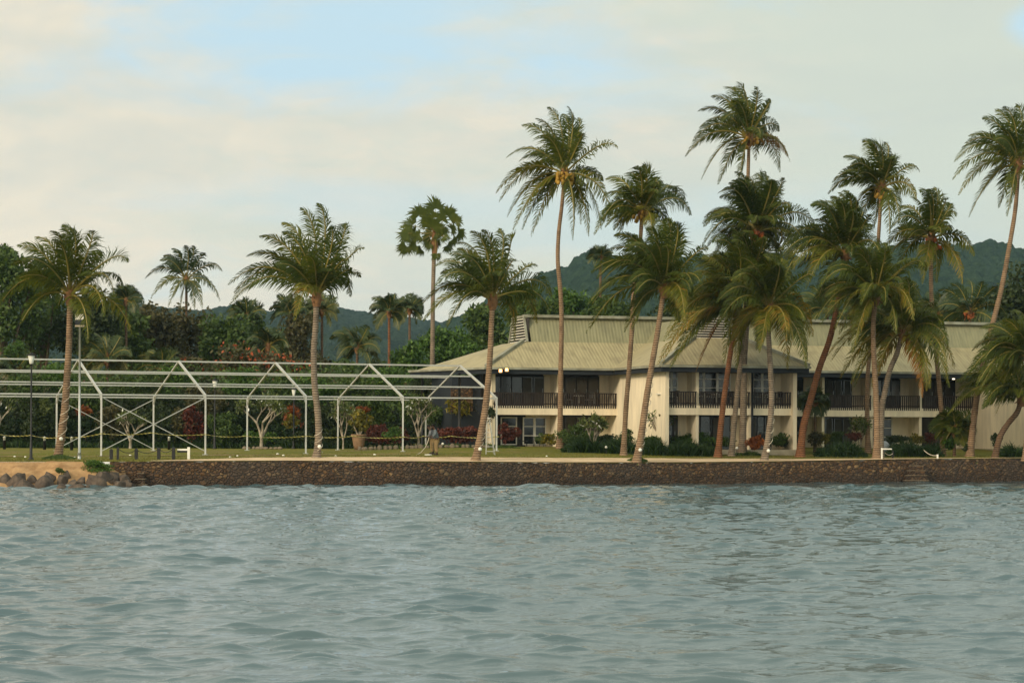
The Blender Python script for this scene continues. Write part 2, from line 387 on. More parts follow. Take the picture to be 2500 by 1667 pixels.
# ------------------------------------------------------------------ sea
def water_mesh():
    rng = np.random.RandomState(11)
    ys = [22.0]
    while ys[-1] < 158: ys.append(ys[-1] + max(.030, .036*(ys[-1]/29.0)**1.12))
    ys = np.array(ys)
    ta = np.concatenate([np.linspace(-1.2, -.27, 40)[:-1], np.linspace(-.27, .27, 760), np.linspace(.27, 1.2, 40)[1:]])
    Y, T = np.meshgrid(ys, ta, indexing='ij'); X = Y*T
    H = np.zeros_like(X); DX = np.zeros_like(X); DY = np.zeros_like(X)
    nW = 64
    lam = np.exp(rng.uniform(math.log(.42), math.log(7.5), nW)); lam[:4] = (6.2, 4.6, 3.4, 2.7)
    th = R(250) + rng.normal(0, R(34), nW)             # heading to the lower left, wind from the right
    ph = rng.uniform(0, 6.283, nW)
    for l, a_, p_ in zip(lam, th, ph):
        k = 2*math.pi/l
        st = .0175 * (1.0 if l > .7 else .9) * (1.2 if .8 < l < 2.2 else 1.0) * (.55 if l > 3.5 else 1)
        amp = st/k; c, s = math.cos(a_), math.sin(a_)
        fade = np.clip((l/ (.22*np.maximum(Y/29., 1))) - .6, 0, 1)
        ar = k*(X*c + Y*s) + p_ + .8*np.sin(.11*X + .07*Y + p_)
        H += amp*fade*np.cos(ar); sn = np.sin(ar)*amp*fade*.9; DX -= c*sn; DY -= s*sn
    gust = 1 + .30*np.sin(.05*X+.9)*np.sin(.06*Y+.04*X)
    H *= gust
    # steeper wavelets, their sharper side toward the shore breeze
    H0 = H.copy(); H[:] = 0
    for _ in range(26000):
        yy = math.sqrt(rng.uniform(27.0**2, 124.0**2)); xx = rng.uniform(-.25, .25)*yy; big = rng.rand()**3
        w_ = (.09 + .42*big)*(.75 + yy/120); a_ = w_*rng.uniform(.04, .115); tilt = rng.normal(-.05, .22); sk = rng.uniform(.12, .23)
        i0, i1 = np.searchsorted(ys, [yy-1.9*w_, yy+1.9*w_]); j0, j1 = np.searchsorted(ta, [(xx-2.3*w_)/yy, (xx+2.3*w_)/yy])
        if i1-i0 < 2 or j1-j0 < 2: continue
        u_ = (X[i0:i1, j0:j1]-xx)/w_; v_ = (Y[i0:i1, j0:j1]-yy)/w_ + tilt*u_ + .10*u_*u_
        v_ = np.where(v_ < 0, v_/sk, v_/(sk*2.9)); H[i0:i1, j0:j1] += a_*np.exp(-u_**2*1.2 - v_**2)
    H = H0 + H - H.mean()
    v = np.stack([X+DX, Y+DY, H-.02], -1).reshape(-1, 3)
    ny, nx = X.shape; i = np.arange(ny-1)[:, None]*nx + np.arange(nx-1)[None, :]
    f = np.stack([i, i+1, i+nx+1, i+nx], -1).reshape(-1, 4)
    # calm skirt towards the horizon, joined into the same sheet
    sk = np.array([(-6000, -3000, -.14), (6000, -3000, -.14), (6000, 21.9, -.14), (-6000, 21.9, -.14), (-6000, 400, -.14), (-25, 21.9, -.14), (-185, 158, -.14), (-185, 400, -.14),
                   (6000, 400, -.14), (25, 21.9, -.14), (185, 158, -.14), (185, 400, -.14)])
    b0 = len(v); v = np.concatenate([v, sk])
    f2 = np.array([(0, 1, 2, 3), (3, 5, 6, 4), (4, 6, 7, 7), (9, 2, 8, 10), (10, 8, 11, 11)])
    q = f2[[0, 1, 3]] + b0; tri = f2[[2, 4]][:, :3] + b0
    return npmesh('water', v, [f, q, tri], smooth=True)
m, t, b = newmat('sea_water'); tcn = t.nodes.new('ShaderNodeTexCoord')
b.inputs['Roughness'].default_value = .03; b.inputs['IOR'].default_value = 1.75
depthn = noise(tcn.outputs['Object'], .05, 3, .5, 0, t)
t.links.new(ramp(depthn, [(.3, (.042, .086, .106)), (.7, (.062, .100, .108))], t), b.inputs['Base Color'])
mp = t.nodes.new('ShaderNodeMapping'); mp.inputs['Scale'].default_value = (1.0, 1.9, 1); mp.inputs['Rotation'].default_value = (0, 0, R(-14)); t.links.new(tcn.outputs['Object'], mp.inputs[0])
bn = t.nodes.new('ShaderNodeBump'); bn.inputs['Strength'].default_value = .22; bn.inputs['Distance'].default_value = .05
hh = M('ADD', noise(mp.outputs[0], 3.4, 4, .6, 1.0, t), M('MULTIPLY', noise(mp.outputs[0], 11.0, 3, .6, .8, t), .30, tree=t), tree=t)
t.links.new(hh, bn.inputs['Height']); t.links.new(bn.outputs[0], b.inputs['Normal'])
SEA = m
o = link('water', water_mesh(), SEA); tag(o, 'grey blue choppy sea in front of the wall', 'sea', kind='structure')

# ------------------------------------------------------------------ hills
def cellbump(X, Y, cell, seed, rmin=.5, rmax=.85):
    """rounded tree crowns packed over a surface"""
    rng = np.random.RandomState(seed); n = 512
    jx = rng.rand(n, n); jy = rng.rand(n, n); rr = rng.uniform(rmin, rmax, (n, n)); hh = rng.uniform(.55, 1.25, (n, n))
    gx = np.floor(X/cell).astype(int); gy = np.floor(Y/cell).astype(int); best = np.zeros_like(X)
    for a in (-1, 0, 1):
        for c in (-1, 0, 1):
            cx, cy = gx+a, gy+c; i, j = cx % n, cy % n
            d2 = ((X/cell-(cx+jx[i, j]))**2 + (Y/cell-(cy+jy[i, j]))**2)/rr[i, j]**2
            best = np.maximum(best, np.sqrt(np.clip(1-d2, 0, 1))*hh[i, j])
    return best
def hillmat(name, c1, c2, c3):
    m, t, b = newmat(name); tcn = t.nodes.new('ShaderNodeTexCoord')
    f = noise(tcn.outputs['Object'], .05, 6, .7, 0, t); f2 = noise(tcn.outputs['Object'], .45, 3, .7, 0, t)
    t.links.new(ramp(M('ADD', M('MULTIPLY', f, .55, tree=t), M('MULTIPLY', f2, .45, tree=t), tree=t), [(.35, c1), (.5, c2), (.66, c3)], t), b.inputs['Base Color'])
    b.inputs['Roughness'].default_value = 1; b.inputs['Specular IOR Level'].default_value = 0
    bn = t.nodes.new('ShaderNodeBump'); bn.inputs['Strength'].default_value = 1; bn.inputs['Distance'].default_value = 2.0
    t.links.new(f2, bn.inputs['Height']); t.links.new(bn.outputs[0], b.inputs['Normal']); return m
def hill(name, ridge, Yr, Y0, Y1, npx, nrow, cell, bh, mat_, label, seed):
    px = np.linspace(ridge[0][0], ridge[-1][0], npx)
    rp = np.interp(px, [r[0] for r in ridge], [r[1] for r in ridge])
    rz = CAMZ + (PY0 + (px-PX0)*math.tan(ROLL) - rp)/F*Yr - bh*1.25
    ys = np.linspace(Y0, Y1, nrow); Y, PXm = np.meshgrid(ys, px, indexing='ij'); X = (PXm-PX0)/F*Yr*(.55+.45*Y/Yr)
    RZ = np.broadcast_to(rz, X.shape)
    t_ = np.clip((Y-Y0)/(Yr-Y0), 0, 1); t2 = np.clip((Y-Yr)/(Y1-Yr), 0, 1)
    s_ = (t_**.8)*(1-.35*t2)
    spur = np.zeros_like(X); rng = np.random.RandomState(seed)
    for _ in range(14):
        k = rng.uniform(.006, .05); a = rng.uniform(0, 3.14); spur += np.sin(k*(X*math.cos(a)*1.6+Y*math.sin(a))+rng.uniform(0, 6.28))/k*.012
    Z = RZ*s_ + spur*np.sin(np.pi*t_)*1.8 - 2*(1-t_)
    Z += cellbump(X, Y, cell, seed)*bh*np.clip(t_*6, 0, 1) + cellbump(X+31, Y+17, cell*.45, seed+1)*bh*.35
    i = np.arange(nrow-1)[:, None]*npx + np.arange(npx-1)[None, :]
    me = npmesh(name, np.stack([X, Y, Z], -1).reshape(-1, 3), [np.stack([i, i+1, i+npx+1, i+npx], -1).reshape(-1, 4)], smooth=True)
    o = link(name, me, mat_); tag(o, label, 'hill', kind='structure')
HF = hillmat('far_forest', (.012, .022, .014), (.024, .040, .024), (.042, .062, .034))
HN = hillmat('near_forest', (.010, .022, .014), (.022, .042, .022), (.044, .070, .032))
hill('hill', [(-1500, 770), (-300, 700), (0, 722), (330, 738), (380, 745), (440, 752), (505, 756), (544, 744), (597, 743), (636, 756), (680, 754), (742, 746), (803, 743), (839, 751), (912, 763), (1000, 775), (1100, 786), (1250, 800), (1500, 830)],
     1900, 900, 2300, 1500, 170, 10, 5, HF, 'low blue forested ridge behind the left trees', 3)
hill('hill', [(1080, 790), (1180, 735), (1270, 688), (1290, 686), (1308, 668), (1334, 660), (1360, 656), (1385, 643), (1400, 622), (1425, 613), (1464, 612), (1520, 622), (1600, 618), (1700, 622), (1800, 618), (1900, 612), (2000, 622), (2100, 612), (2155, 600), (2193, 588), (2250, 592), (2372, 595), (2400, 585), (2422, 582), (2450, 592), (2487, 600), (2560, 612), (2900, 590), (3400, 640), (4200, 760)],
     1400, 700, 1800, 1900, 200, 8, 5, HN, 'steep blue green forested hill behind the hotel', 9)

# ------------------------------------------------------------------ sea wall
def ribbon_wall(x0, x1):
    xs_ = np.arange(x0, x1, .25); rng = np.random.RandomState(2); v = []; nz_ = 9
    for j in range(nz_):
        for x in xs_:
            y = float(wall_y(x)); zt = float(np.interp(x, WX, WZ)); z = -.6 + (zt+.6)*j/(nz_-1)
            v.append((x, y - .14*(1-j/(nz_-1)) + rng.uniform(-.035, .035), z + (rng.uniform(-.035, .02) if j == nz_-1 else 0)))
    n = len(xs_)
    for x in xs_: v.append((x, float(wall_y(x))+.42, float(np.interp(x, WX, WZ))+rng.uniform(-.02, .02)))
    for x in xs_: v.append((x, float(wall_y(x))+.42, -.6))
    i = np.arange(nz_+1)[:, None]*n + np.arange(n-1)[None, :]
    return npmesh('sea_wall', v, [np.stack([i, i+1, i+n+1, i+n], -1).reshape(-1, 4)], smooth=False)
o = link('sea_wall', ribbon_wall(-21.6, 62), RUBBLE)
tag(o, 'long brown rubble stone sea wall standing in the water', 'sea wall')
def steps(px0, px1, n, label, dirn=1):
    a = P(px0, 1170, 1).x*0 + (px0-PX0)/F*float(wall_y((px0-PX0)/F*128)); c = (px1-PX0)/F*float(wall_y((px1-PX0)/F*132))
    y = float(wall_y(a)); mb = MB()
    root = empty('stone_steps', (a, y, 0)); tag(root, label, 'steps')
    for k in range(n):
        s_ = MB(); zt = .12 + k*.30
        s_.box(.12*k, c-a-.10*k*dirn, -.46+.08*k, -.02, zt-.30 if k else -.5, zt-.05); s_.build('step', RUBBLE, root)
        s_ = MB(); s_.box(.12*k-.02, c-a-.10*k*dirn+.02, -.48+.08*k, -.02, zt-.05+.022, zt+.0); s_.build('tread', STONE, root)
steps(328, 362, 3, 'worn stone steps at the left end of the sea wall')
steps(2210, 2264, 4, 'pale edged stone steps set in the right part of the sea wall')

# sand bank left of the wall
xs_ = np.arange(-75, -20.2, .3); ds_ = np.linspace(-7.5, .2, 36)
def bankz(X, Y):
    d = Y - wall_y(X); n_ = np.sin(X*1.3+np.sin(Y))*.10+np.sin(X*3.1+Y*2)*.07+np.sin(X*5.7-Y*3.3)*.05+np.sin(X*9.7+Y*4.3)*.03
    top = np.interp(X, WX, WZ)-.01
    edge = -3.3 + .5*np.sin(X*.8)
    s_ = np.clip((d-edge)/(-.5-edge), 0, 1); z = .12 + (top-.12)*s_**1.3
    z = np.where(d < edge, .12+(d-edge)*.22, z)
    z = z - np.clip((X+22.2)/1.8, 0, 1)**1.2*1.0*np.clip(1-s_*0, 0, 1)
    return z + n_*np.clip(-d, 0, 1)
Ggrid('sand_bank', xs_, ds_, bankz, SAND, label='orange sand bank sloping to the rocks', cat='bank')

# boulders: full-resolution pixel centre, width, height, depth
ROCKS = [(8, 1172, 60, 34, 120.5), (40, 1172, 66, 42, 119.8), (48, 1160, 34, 18, 121.3), (57, 1183, 46, 26, 119), (80, 1168, 26, 26, 120.8), (63, 1190, 44, 16, 118.3), (108, 1172, 56, 40, 119.5), (117, 1160, 34, 34, 120.8), (150, 1168, 34, 26, 120.4),
         (146, 1189, 30, 14, 118.5), (163, 1158, 34, 26, 121.6), (176, 1182, 48, 24, 119.2), (196, 1176, 40, 28, 119.9), (190, 1190, 48, 12, 118.3), (214, 1188, 26, 12, 118.6), (244, 1176, 60, 44, 119.2), (248, 1163, 52, 18, 120.3),
         (275, 1163, 56, 36, 122.6), (288, 1181, 34, 28, 119.6), (310, 1178, 36, 34, 121.4), (300, 1170, 34, 26, 122.4), (316, 1186, 24, 14, 120.4), (-30, 1172, 50, 36, 120), (-70, 1176, 60, 36, 119.6), (-120, 1172, 60, 40, 120), (-170, 1178, 60, 34, 119.4), (-225, 1172, 66, 40, 120)]
RLAB = ['brown boulder cut by the left picture edge', 'large rounded brown boulder near the left picture edge', 'low boulder half sunk in sand behind the large left one', 'pale topped boulder at the water near the left edge', 'small boulder wedged between two big left boulders', 'flat pale rock washed by the sea at the left',
        'big broad boulder below the leaning left palm', 'pointed boulder on the sand behind the broad one', 'dark boulder just right of the broad one', 'small wet rock at the water right of the broad boulder', 'boulder half up the sand bank beside a green shrub', 'rounded boulder at the middle of the rock row',
        'brown boulder right of the middle of the rock row', 'flat wet rock at the waterline right of the middle', 'small wet rock left of the biggest square boulder', 'biggest square dark boulder of the rock row', 'pale flat topped boulder behind the biggest square boulder', 'tall boulder against the grassy end of the sea wall',
        'grey white boulder washed by foam right of the biggest one', 'dark grey boulder beside the left stone steps', 'dark boulder behind the grey white one', 'small wet rock at the foot of the left stone steps']
for k, (px, py, w, h, Y) in enumerate(ROCKS):
    c = P(px, py, Y); s_ = Y/F; mb = MB(); rg = random.Random(k)
    mb.ball((0, 0, 0), (w*s_*.64, w*s_*.56, h*s_*.66), 0, k+5, 26, 18, .05)
    mb.v = [(x*(1+.07*math.sin(9*z+k)), y, max(-h*s_*.5, z) + .03*math.sin(11*x+k)*math.cos(9*y)) for x, y, z in mb.v]
    # flatten facets
    for _ in range(11):
        n_ = Vector((rg.uniform(-1, 1), rg.uniform(-1, .2), rg.uniform(-.1, 1))).normalized(); lim = w*s_*rg.uniform(.20, .38)*(1-.3*abs(n_.z))
        nv = []
        for p in mb.v:
            p = Vector(p); d = p.dot(n_)
            if d > lim: p -= n_*(d-lim)*.97
            nv.append(tuple(p))
        mb.v = nv
    o = mb.build('boulder', ROCK); o.location = c
    tag(o, RLAB[k] if k < len(RLAB) else 'brown boulder on the shore beyond the left picture edge', 'boulder', 'boulders along the left shore')

# ------------------------------------------------------------------ leaves and trees
def quad_leaves(pos, nrm, size, asp, rng, tint, fold=.0):
    """kite leaves: pos (n,3), nrm (n,3) axis directions, size (n,)"""
    n = len(pos)
    a = nrm/np.maximum(np.linalg.norm(nrm, axis=1, keepdims=True), 1e-6)
    r_ = rng.normal(size=(n, 3)); s = np.cross(a, r_); s /= np.maximum(np.linalg.norm(s, axis=1, keepdims=True), 1e-6)
    sz = size[:, None]; w = sz*asp*.5
    v = np.stack([pos - a*sz*.5, pos + s*w, pos + a*sz*.5, pos - s*w], 1).reshape(-1, 3)
    f = np.arange(4*n).reshape(-1, 4)
    return v, f, np.repeat(tint, 4)
def crown_mesh(name, blobs, n, size, seed, asp=.55, shell=.35, tintlo=.15, droop=-.1, flower=0.0):
    """blobs: list of (x,y,z,rx,ry,rz) in metres; leaves gather in clumps through each blob's outer volume"""
    rng = np.random.RandomState(seed); B = np.array(blobs); vol = (B[:, 3]*B[:, 4]*B[:, 5])**(2/3.); pr = vol/vol.sum()
    bi = rng.choice(len(B), n, p=pr); d = rng.normal(size=(n, 3)); d /= np.linalg.norm(d, axis=1, keepdims=True)
    # clumps: pull directions toward a few hundred twig directions
    nt_ = max(24, n//26); tw = rng.normal(size=(nt_, 3)); tw /= np.linalg.norm(tw, axis=1, keepdims=True); tr_ = rng.uniform(.62, 1.12, nt_); tt = rng.uniform(0, 1, nt_)
    ti = rng.randint(0, nt_, n); d = tw[ti] + rng.normal(size=(n, 3))*.16; d /= np.linalg.norm(d, axis=1, keepdims=True)
    rad = tr_[ti]*(1 - shell*rng.rand(n)**2.0) 
    inner = rng.rand(n) < .16; rad[inner] = rng.uniform(.1, .7, inner.sum())
    pos = B[bi, :3] + d*B[bi, 3:6]*rad[:, None]
    ax = rng.normal(size=(n, 3)) + d*.7; ax[:, 2] += droop
    tint = np.clip(tintlo + .45*tt[ti] + rng.normal(0, .16, n), 0, 1)
    v, f, tn = quad_leaves(pos, ax, size*rng.uniform(.6, 1.4, n), asp, rng, tint)
    mi = (rng.rand(n) < flower).astype(int) if flower else None
    if flower:   # flowers only on the outside upper part
        mi = ((rng.rand(n) < flower*2) & (d[:, 2] > -.1) & (rad > .85)).astype(int)
    return npmesh(name, v, [f], tn, mi)
def lumpy(w, d, h, z0, k, rng, rr=.36):
    """sub-blobs filling an ellipsoid crown w x d x h with base at z0"""
    out_ = [(0, 0, z0+h*.45, w*.30, d*.30, h*.34)]
    for _ in range(k):
        th = rng.uniform(0, 6.28); el_ = rng.uniform(-.55, 1.45); r_ = rng.uniform(.55, .95)
        q = rr*rng.uniform(.65, 1.25)
        x = math.cos(th)*math.cos(el_)*w*.5*(1-q*.55)*r_; y = math.sin(th)*math.cos(el_)*d*.5*(1-q*.55)*r_; z = z0+h*.5+math.sin(el_)*h*.5*(1-q*.6)*r_
        out_.append((x, y, z, w*.5*q, d*.5*q, h*.5*q*.85))
    return out_
def broadleaf(px, ytop, ybot, wpx, Y, mats_, label, seed, cat='tree', name='broadleaf_tree', n=3200, size=.42, trunk=BARK, flower=0.0, group=None, tintlo=.15, trunkvis=True, k=15):
    rng = random.Random(seed); g = G(px, Y); s_ = Y/F; ytop -= 14; wpx *= 1.15
    z1 = P(px, ytop, Y).z - g.z; z0 = max(.0, P(px, ybot, Y).z - g.z); w = wpx*s_; h = z1-z0
    root = empty(name, g); tag(root, label, cat, group)
    bl = lumpy(w, w*.85, h, z0, k, rng)
    if trunkvis:
        mb = MB(); r0 = .05 + .022*z1
        mb.tube([(0, 0, -.2), (.1*rng.uniform(-1, 1), .1, z0*.5+.3), (.2*rng.uniform(-1, 1), 0, z0+h*.35)], [r0, r0*.8, r0*.5], 8)
        for b_ in bl[1:7]:
            mb.tube([(0, 0, max(.3, z0*.7)), (b_[0]*.45, b_[1]*.45, (z0*.7+b_[2])*.5), (b_[0], b_[1], b_[2])], [r0*.45, r0*.3, r0*.12], 6)
        mb.build('trunk', trunk, root)
    me = crown_mesh('crown', bl, n, size, seed, flower=flower, tintlo=tintlo)
    link('crown', me, mats_, root)
    return root
TREES = [ # px, ytop, ybot, width, Y, material, label, seed, n, leaf size
 (5, 600, 900, 190, 185, L_GREEN, 'tall rough green tree at the left picture edge', 1, 4200, .42),
 (-120, 640, 900, 240, 190, L_GREEN, 'tall green tree beyond the left picture edge', 2, 2500, .5),
 (105, 650, 930, 180, 192, L_GREEN, 'tall tree with sky gaps behind the leftmost leaning palm', 3, 3600, .4),
 (208, 700, 950, 150, 188, L_DARK, 'dark green tree right of the leftmost palm crown', 4, 3000, .42),
 (300, 745, 960, 150, 196, L_GREEN, 'green tree below the small palm at the left gap', 5, 3000, .42),
 (372, 745, 960, 150, 200, L_BROWN, 'brownish leafy tree between the leftmost and second palm', 6, 3400, .4),
 (455, 738, 980, 160, 204, L_BROWN, 'olive brown round tree under the distant star shaped palm', 7, 3400, .4),
 (548, 752, 1000, 150, 198, L_GREEN, 'green tree behind the orange flowering tree on its left', 8, 3200, .42),
 (632, 748, 1000, 160, 204, L_GREEN, 'green rounded tree behind the orange flowering tree', 9, 3200, .42),
 (735, 762, 1000, 150, 196, L_BROWN, 'olive tree just right behind the second foreground palm', 10, 2800, .42),
 (838, 890, 1010, 120, 182, L_GREEN, 'low green tree beneath the far blue ridge', 11, 2400, .4),
 (905, 878, 1010, 110, 190, L_DARK, 'dark low tree under the pair of distant palms', 12, 2400, .4),
 (1000, 842, 1010, 120, 186, L_BRIGHT, 'layered bright green tree left of the hotel roof', 13, 3200, .36),
 (1085, 790, 1000, 160, 190, L_BRIGHT, 'broad bright green tree behind the left end of the hotel roof', 14, 4200, .36),
 (1180, 742, 960, 170, 196, L_GREEN, 'tall green tree behind the louvred end of the hotel roof', 15, 4000, .4),
 (1292, 700, 860, 150, 214, L_GREEN, 'green tree behind the roof beside the tall slender palm', 16, 3200, .42),
 (1395, 706, 860, 150, 216, L_BRIGHT, 'bright green tree above the left hotel ridge', 17, 3600, .4),
 (1490, 730, 870, 150, 214, L_GREEN, 'green tree above the hotel ridge behind the twin foreground palms', 18, 2800, .42),
 (1650, 745, 880, 170, 216, L_DARK, 'dark tree above the middle hotel roof', 19, 2400, .45),
 (1800, 740, 880, 170, 218, L_GREEN, 'green tree hidden behind the crowded middle palms', 20, 2000, .45),
 (1950, 760, 880, 170, 218, L_DARK, 'dark tree behind the red leaning trunk', 21, 2000, .45),
 (2110, 735, 880, 180, 216, L_GREEN, 'green tree behind the right palm group', 22, 2600, .45),
 (2250, 745, 900, 170, 212, L_DARK, 'dark tree above the right hotel ridge', 23, 2600, .42),
 (2365, 750, 900, 130, 208, L_DARK, 'dark tree above the right hotel roof behind the far nut palm', 24, 2400, .42),
 (2500, 640, 900, 190, 190, L_DARK, 'tall dark tree at the right picture edge', 25, 4200, .42),
 (2640, 660, 900, 200, 195, L_DARK, 'dark tree beyond the right picture edge', 26, 1800, .5),
]
for (px, yt, yb, w, Y, mt_, lab, sd, n, sz) in TREES:
    broadleaf(px, yt, yb, w, Y, mt_, lab, sd, n=int(n*1.25), size=sz, group='trees behind the lawn and hotel')
# flame tree
broadleaf(610, 845, 1010, 300, 178, [L_BROWN, L_REDFLOWER], 'wide spreading tree covered in orange red flowers', 40, n=5200, size=.34, flower=.28, k=22)
broadleaf(470, 860, 1010, 140, 176, [L_BROWN, L_REDFLOWER], 'brownish tree with a few orange flowers left of the wide flowering tree', 41, n=2600, size=.34, flower=.10, k=14)

# low masses nobody could count
def scatter(name, label, cat, boxes, n, size, mats_, seed, tintlo=.1, kind='stuff', asp=.5):
    rng = np.random.RandomState(seed); vs = []; fs = []; ts = []; mi = []; off = 0
    for (px0, px1, Y0, Y1, h0, h1, wgt, mm) in boxes:
        k = int(n*wgt); Y = rng.uniform(Y0, Y1, k); px = rng.uniform(px0, px1, k); X = (px-PX0)/F*Y
        lump = .5+.5*np.sin(X*.9+1.3*np.sin(Y*.7))*np.cos(X*.37+Y*.5); H = h0 + (h1-h0)*(.55+.45*lump)
        z = gz(X, Y) + H*rng.rand(k)**.8
        cl = rng.normal(0, .15, (k, 3)); pos = np.stack([X, Y, z], -1)+cl
        ax = rng.normal(size=(k, 3)); ax[:, 2] += .1
        tint = np.clip(tintlo+.5*(.5+.5*np.sin(X*1.9+z*2.1)*np.cos(X*.8-z*1.4)) + rng.normal(0, .18, k), 0, 1)
        v, f, tn = quad_leaves(pos, ax, size*rng.uniform(.6, 1.5, k), asp, rng, tint)
        vs.append(v); fs.append(f+off); ts.append(tn); off += len(v); mi += [mm]*k
    me = npmesh(name, np.concatenate(vs), [np.concatenate(fs)], np.concatenate(ts), mi)
    return tag(link(name, me, mats_), label, cat, kind=kind)
scatter('undergrowth', 'dense dark tangle of shrubs behind the left lawn', 'undergrowth',
        [(-350, 1150, 164, 172, 2.0, 4.6, .45, 0), (-350, 1150, 168, 180, 3.0, 6.6, .38, 1), (-300, 1000, 163, 166, .6, 2.6, .10, 3), (-300, 1100, 166, 174, 2.0, 6.0, .12, 2)],
        80000, .28, [L_DARK, L_GREEN, L_BROWN, L_STRAP], 77, tintlo=.0)
scatter('forest', 'far wood filling the valley behind the garden trees', 'wood',
        [(-500, 1300, 215, 300, 3, 8.5, .55, 0), (-400, 1250, 300, 420, 4, 10, .2, 1), (1200, 2700, 222, 300, 6, 12, .25, 0)], 60000, .55, [L_GREEN, L_DARK], 78, tintlo=.1)

# ------------------------------------------------------------------ palms
UPV = np.array([0, 0, 1.0])
def nrm(a): return a/np.maximum(np.linalg.norm(a, axis=-1, keepdims=True), 1e-9)
class PalmCrown:
    def __init__(s, seed): s.V = []; s.Q = []; s.T = []; s.tv = []; s.n = 0; s.mq = []; s.mt = []; s.rng = np.random.RandomState(seed)
    def frond(s, c, e, lift, scale=1.0, nl=56, wind=-.45, tint0=.4, sparse=0.0, lw=.075, droop=.55, torn=False, rach=True, llen=.80):
        rng = s.rng; c = np.array(c); e = np.array(e); L = np.linalg.norm(e-c); bend = np.array([.07*L, 0, .15*L]); e = e + bend
        m_ = (c+e)/2 + np.array([0, 0, lift*L]) + (e-c)*np.array([.10, .10, 0]) + np.array([.10*L*max(0, (e-c)[2]/L), 0, 0])
        t = np.linspace(.13, 1.0, nl)[:, None]
        def bz(t): return (1-t)**2*c + 2*t*(1-t)*m_ + t*t*e - bend*t**3.5
        p = bz(t); T = nrm(2*(1-t)*(m_-c) + 2*t*(e-m_) - bend*3.5*t**2.5)
        # the blade twists a little; side vectors
        rl = rng.choice([-1, 1])*rng.uniform(.35, 1.25); refn = nrm(np.cross(T, np.cross(np.broadcast_to(UPV*math.cos(rl) + np.array([.1, -1.0, 0])*math.sin(rl), T.shape) + rng.normal(0, .15, 3) + 1e-3, T)))
        steep = np.abs(T[:, 2:3])
        sidev = nrm(np.cross(T, refn))
        tl = t[:, 0]; prof = np.clip(np.sin(np.pi*(.18+.80*tl))**.7, .12, 1)*(1-.35*tl)
        for sg in (-1, 1):
            keep = rng.rand(nl) > sparse; k = keep.sum()
            if k < 2: continue
            pp = p[keep]; TT = T[keep]; ss = sidev[keep]*sg; nn = refn[keep]; pr = prof[keep]; tk = tl[keep]
            ll = (1.42*llen*scale*pr*rng.uniform(.8, 1.12, k))[:, None]
            ang = (1.08 - .50*tk + rng.normal(0, .16, k))[:, None]
            d0 = nrm(ss*np.sin(ang) + TT*np.cos(ang) + nn*.10*rng.uniform(0, 2, (k, 1)) + np.array([wind*.5, 0, -.12]))
            dr = droop*rng.uniform(.6, 1.4, (k, 1))
            d1 = nrm(d0 + np.array([wind, 0, -dr[0, 0]]) * 1.0 + np.concatenate([rng.normal(0, .12, (k, 2)), -dr*.35], 1))
            if torn: d1 = nrm(d1 + rng.normal(0, .55, (k, 3)))
            w = (lw*scale*rng.uniform(.75, 1.2, k))[:, None]*np.clip(pr, .5, 1)[:, None]
            wd = nrm(np.cross(d0, nn) + TT*.35)
            b0 = pp - wd*w*.32; b1 = pp + wd*w*.32; mid = pp + d0*ll*.5; m0 = mid - wd*w*.5; m1 = mid + wd*w*.5; tip = mid + d1*ll*.52
            v = np.stack([b0, b1, m1, m0, tip], 1).reshape(-1, 3); base = s.n + 5*np.arange(k)[:, None]
            s.V.append(v); s.Q.append(base + np.array([[0, 1, 2, 3]])); s.T.append(base + np.array([[3, 2, 4]])); s.n += 5*k
            tn = np.clip(tint0 + rng.normal(0, .12, k) + rng.normal(0, .05), 0, 1); s.tv.append(np.repeat(tn, 5)); s.mq += [0]*k; s.mt += [0]*k
        if rach:
            tr_ = np.linspace(0, .97, 9)[:, None]; q = bz(tr_); Tr = nrm(2*(1-tr_)*(m_-c) + 2*tr_*(e-m_)); a = nrm(np.cross(Tr, UPV+np.array([.01, .02, 0]))); b = np.cross(Tr, a)
            rad = (.058*(1-tr_)**.8+.010)*scale**.7
            ring = np.stack([q + a*rad, q + b*rad, q - a*rad, q - b*rad], 1).reshape(-1, 3)
            i = np.arange(8)[:, None]*4
            f = np.concatenate([i + np.array([[k, (k+1) % 4, 4+(k+1) % 4, 4+k]]) for k in range(4)]) + s.n
            s.V.append(ring); s.Q.append(f); s.mq += [1]*len(f); s.n += len(ring); s.tv.append(np.full(len(ring), .8))
    def build(s, name, mats_, parent, off):
        v = np.concatenate(s.V) - np.array(off)
        Q = np.concatenate(s.Q) if s.Q else np.zeros((0, 4), int); T = np.concatenate(s.T) if s.T else np.zeros((0, 3), int)
        me = npmesh(name, v, [Q, T], np.concatenate(s.tv), s.mq + s.mt); return link(name, me, mats_, parent)
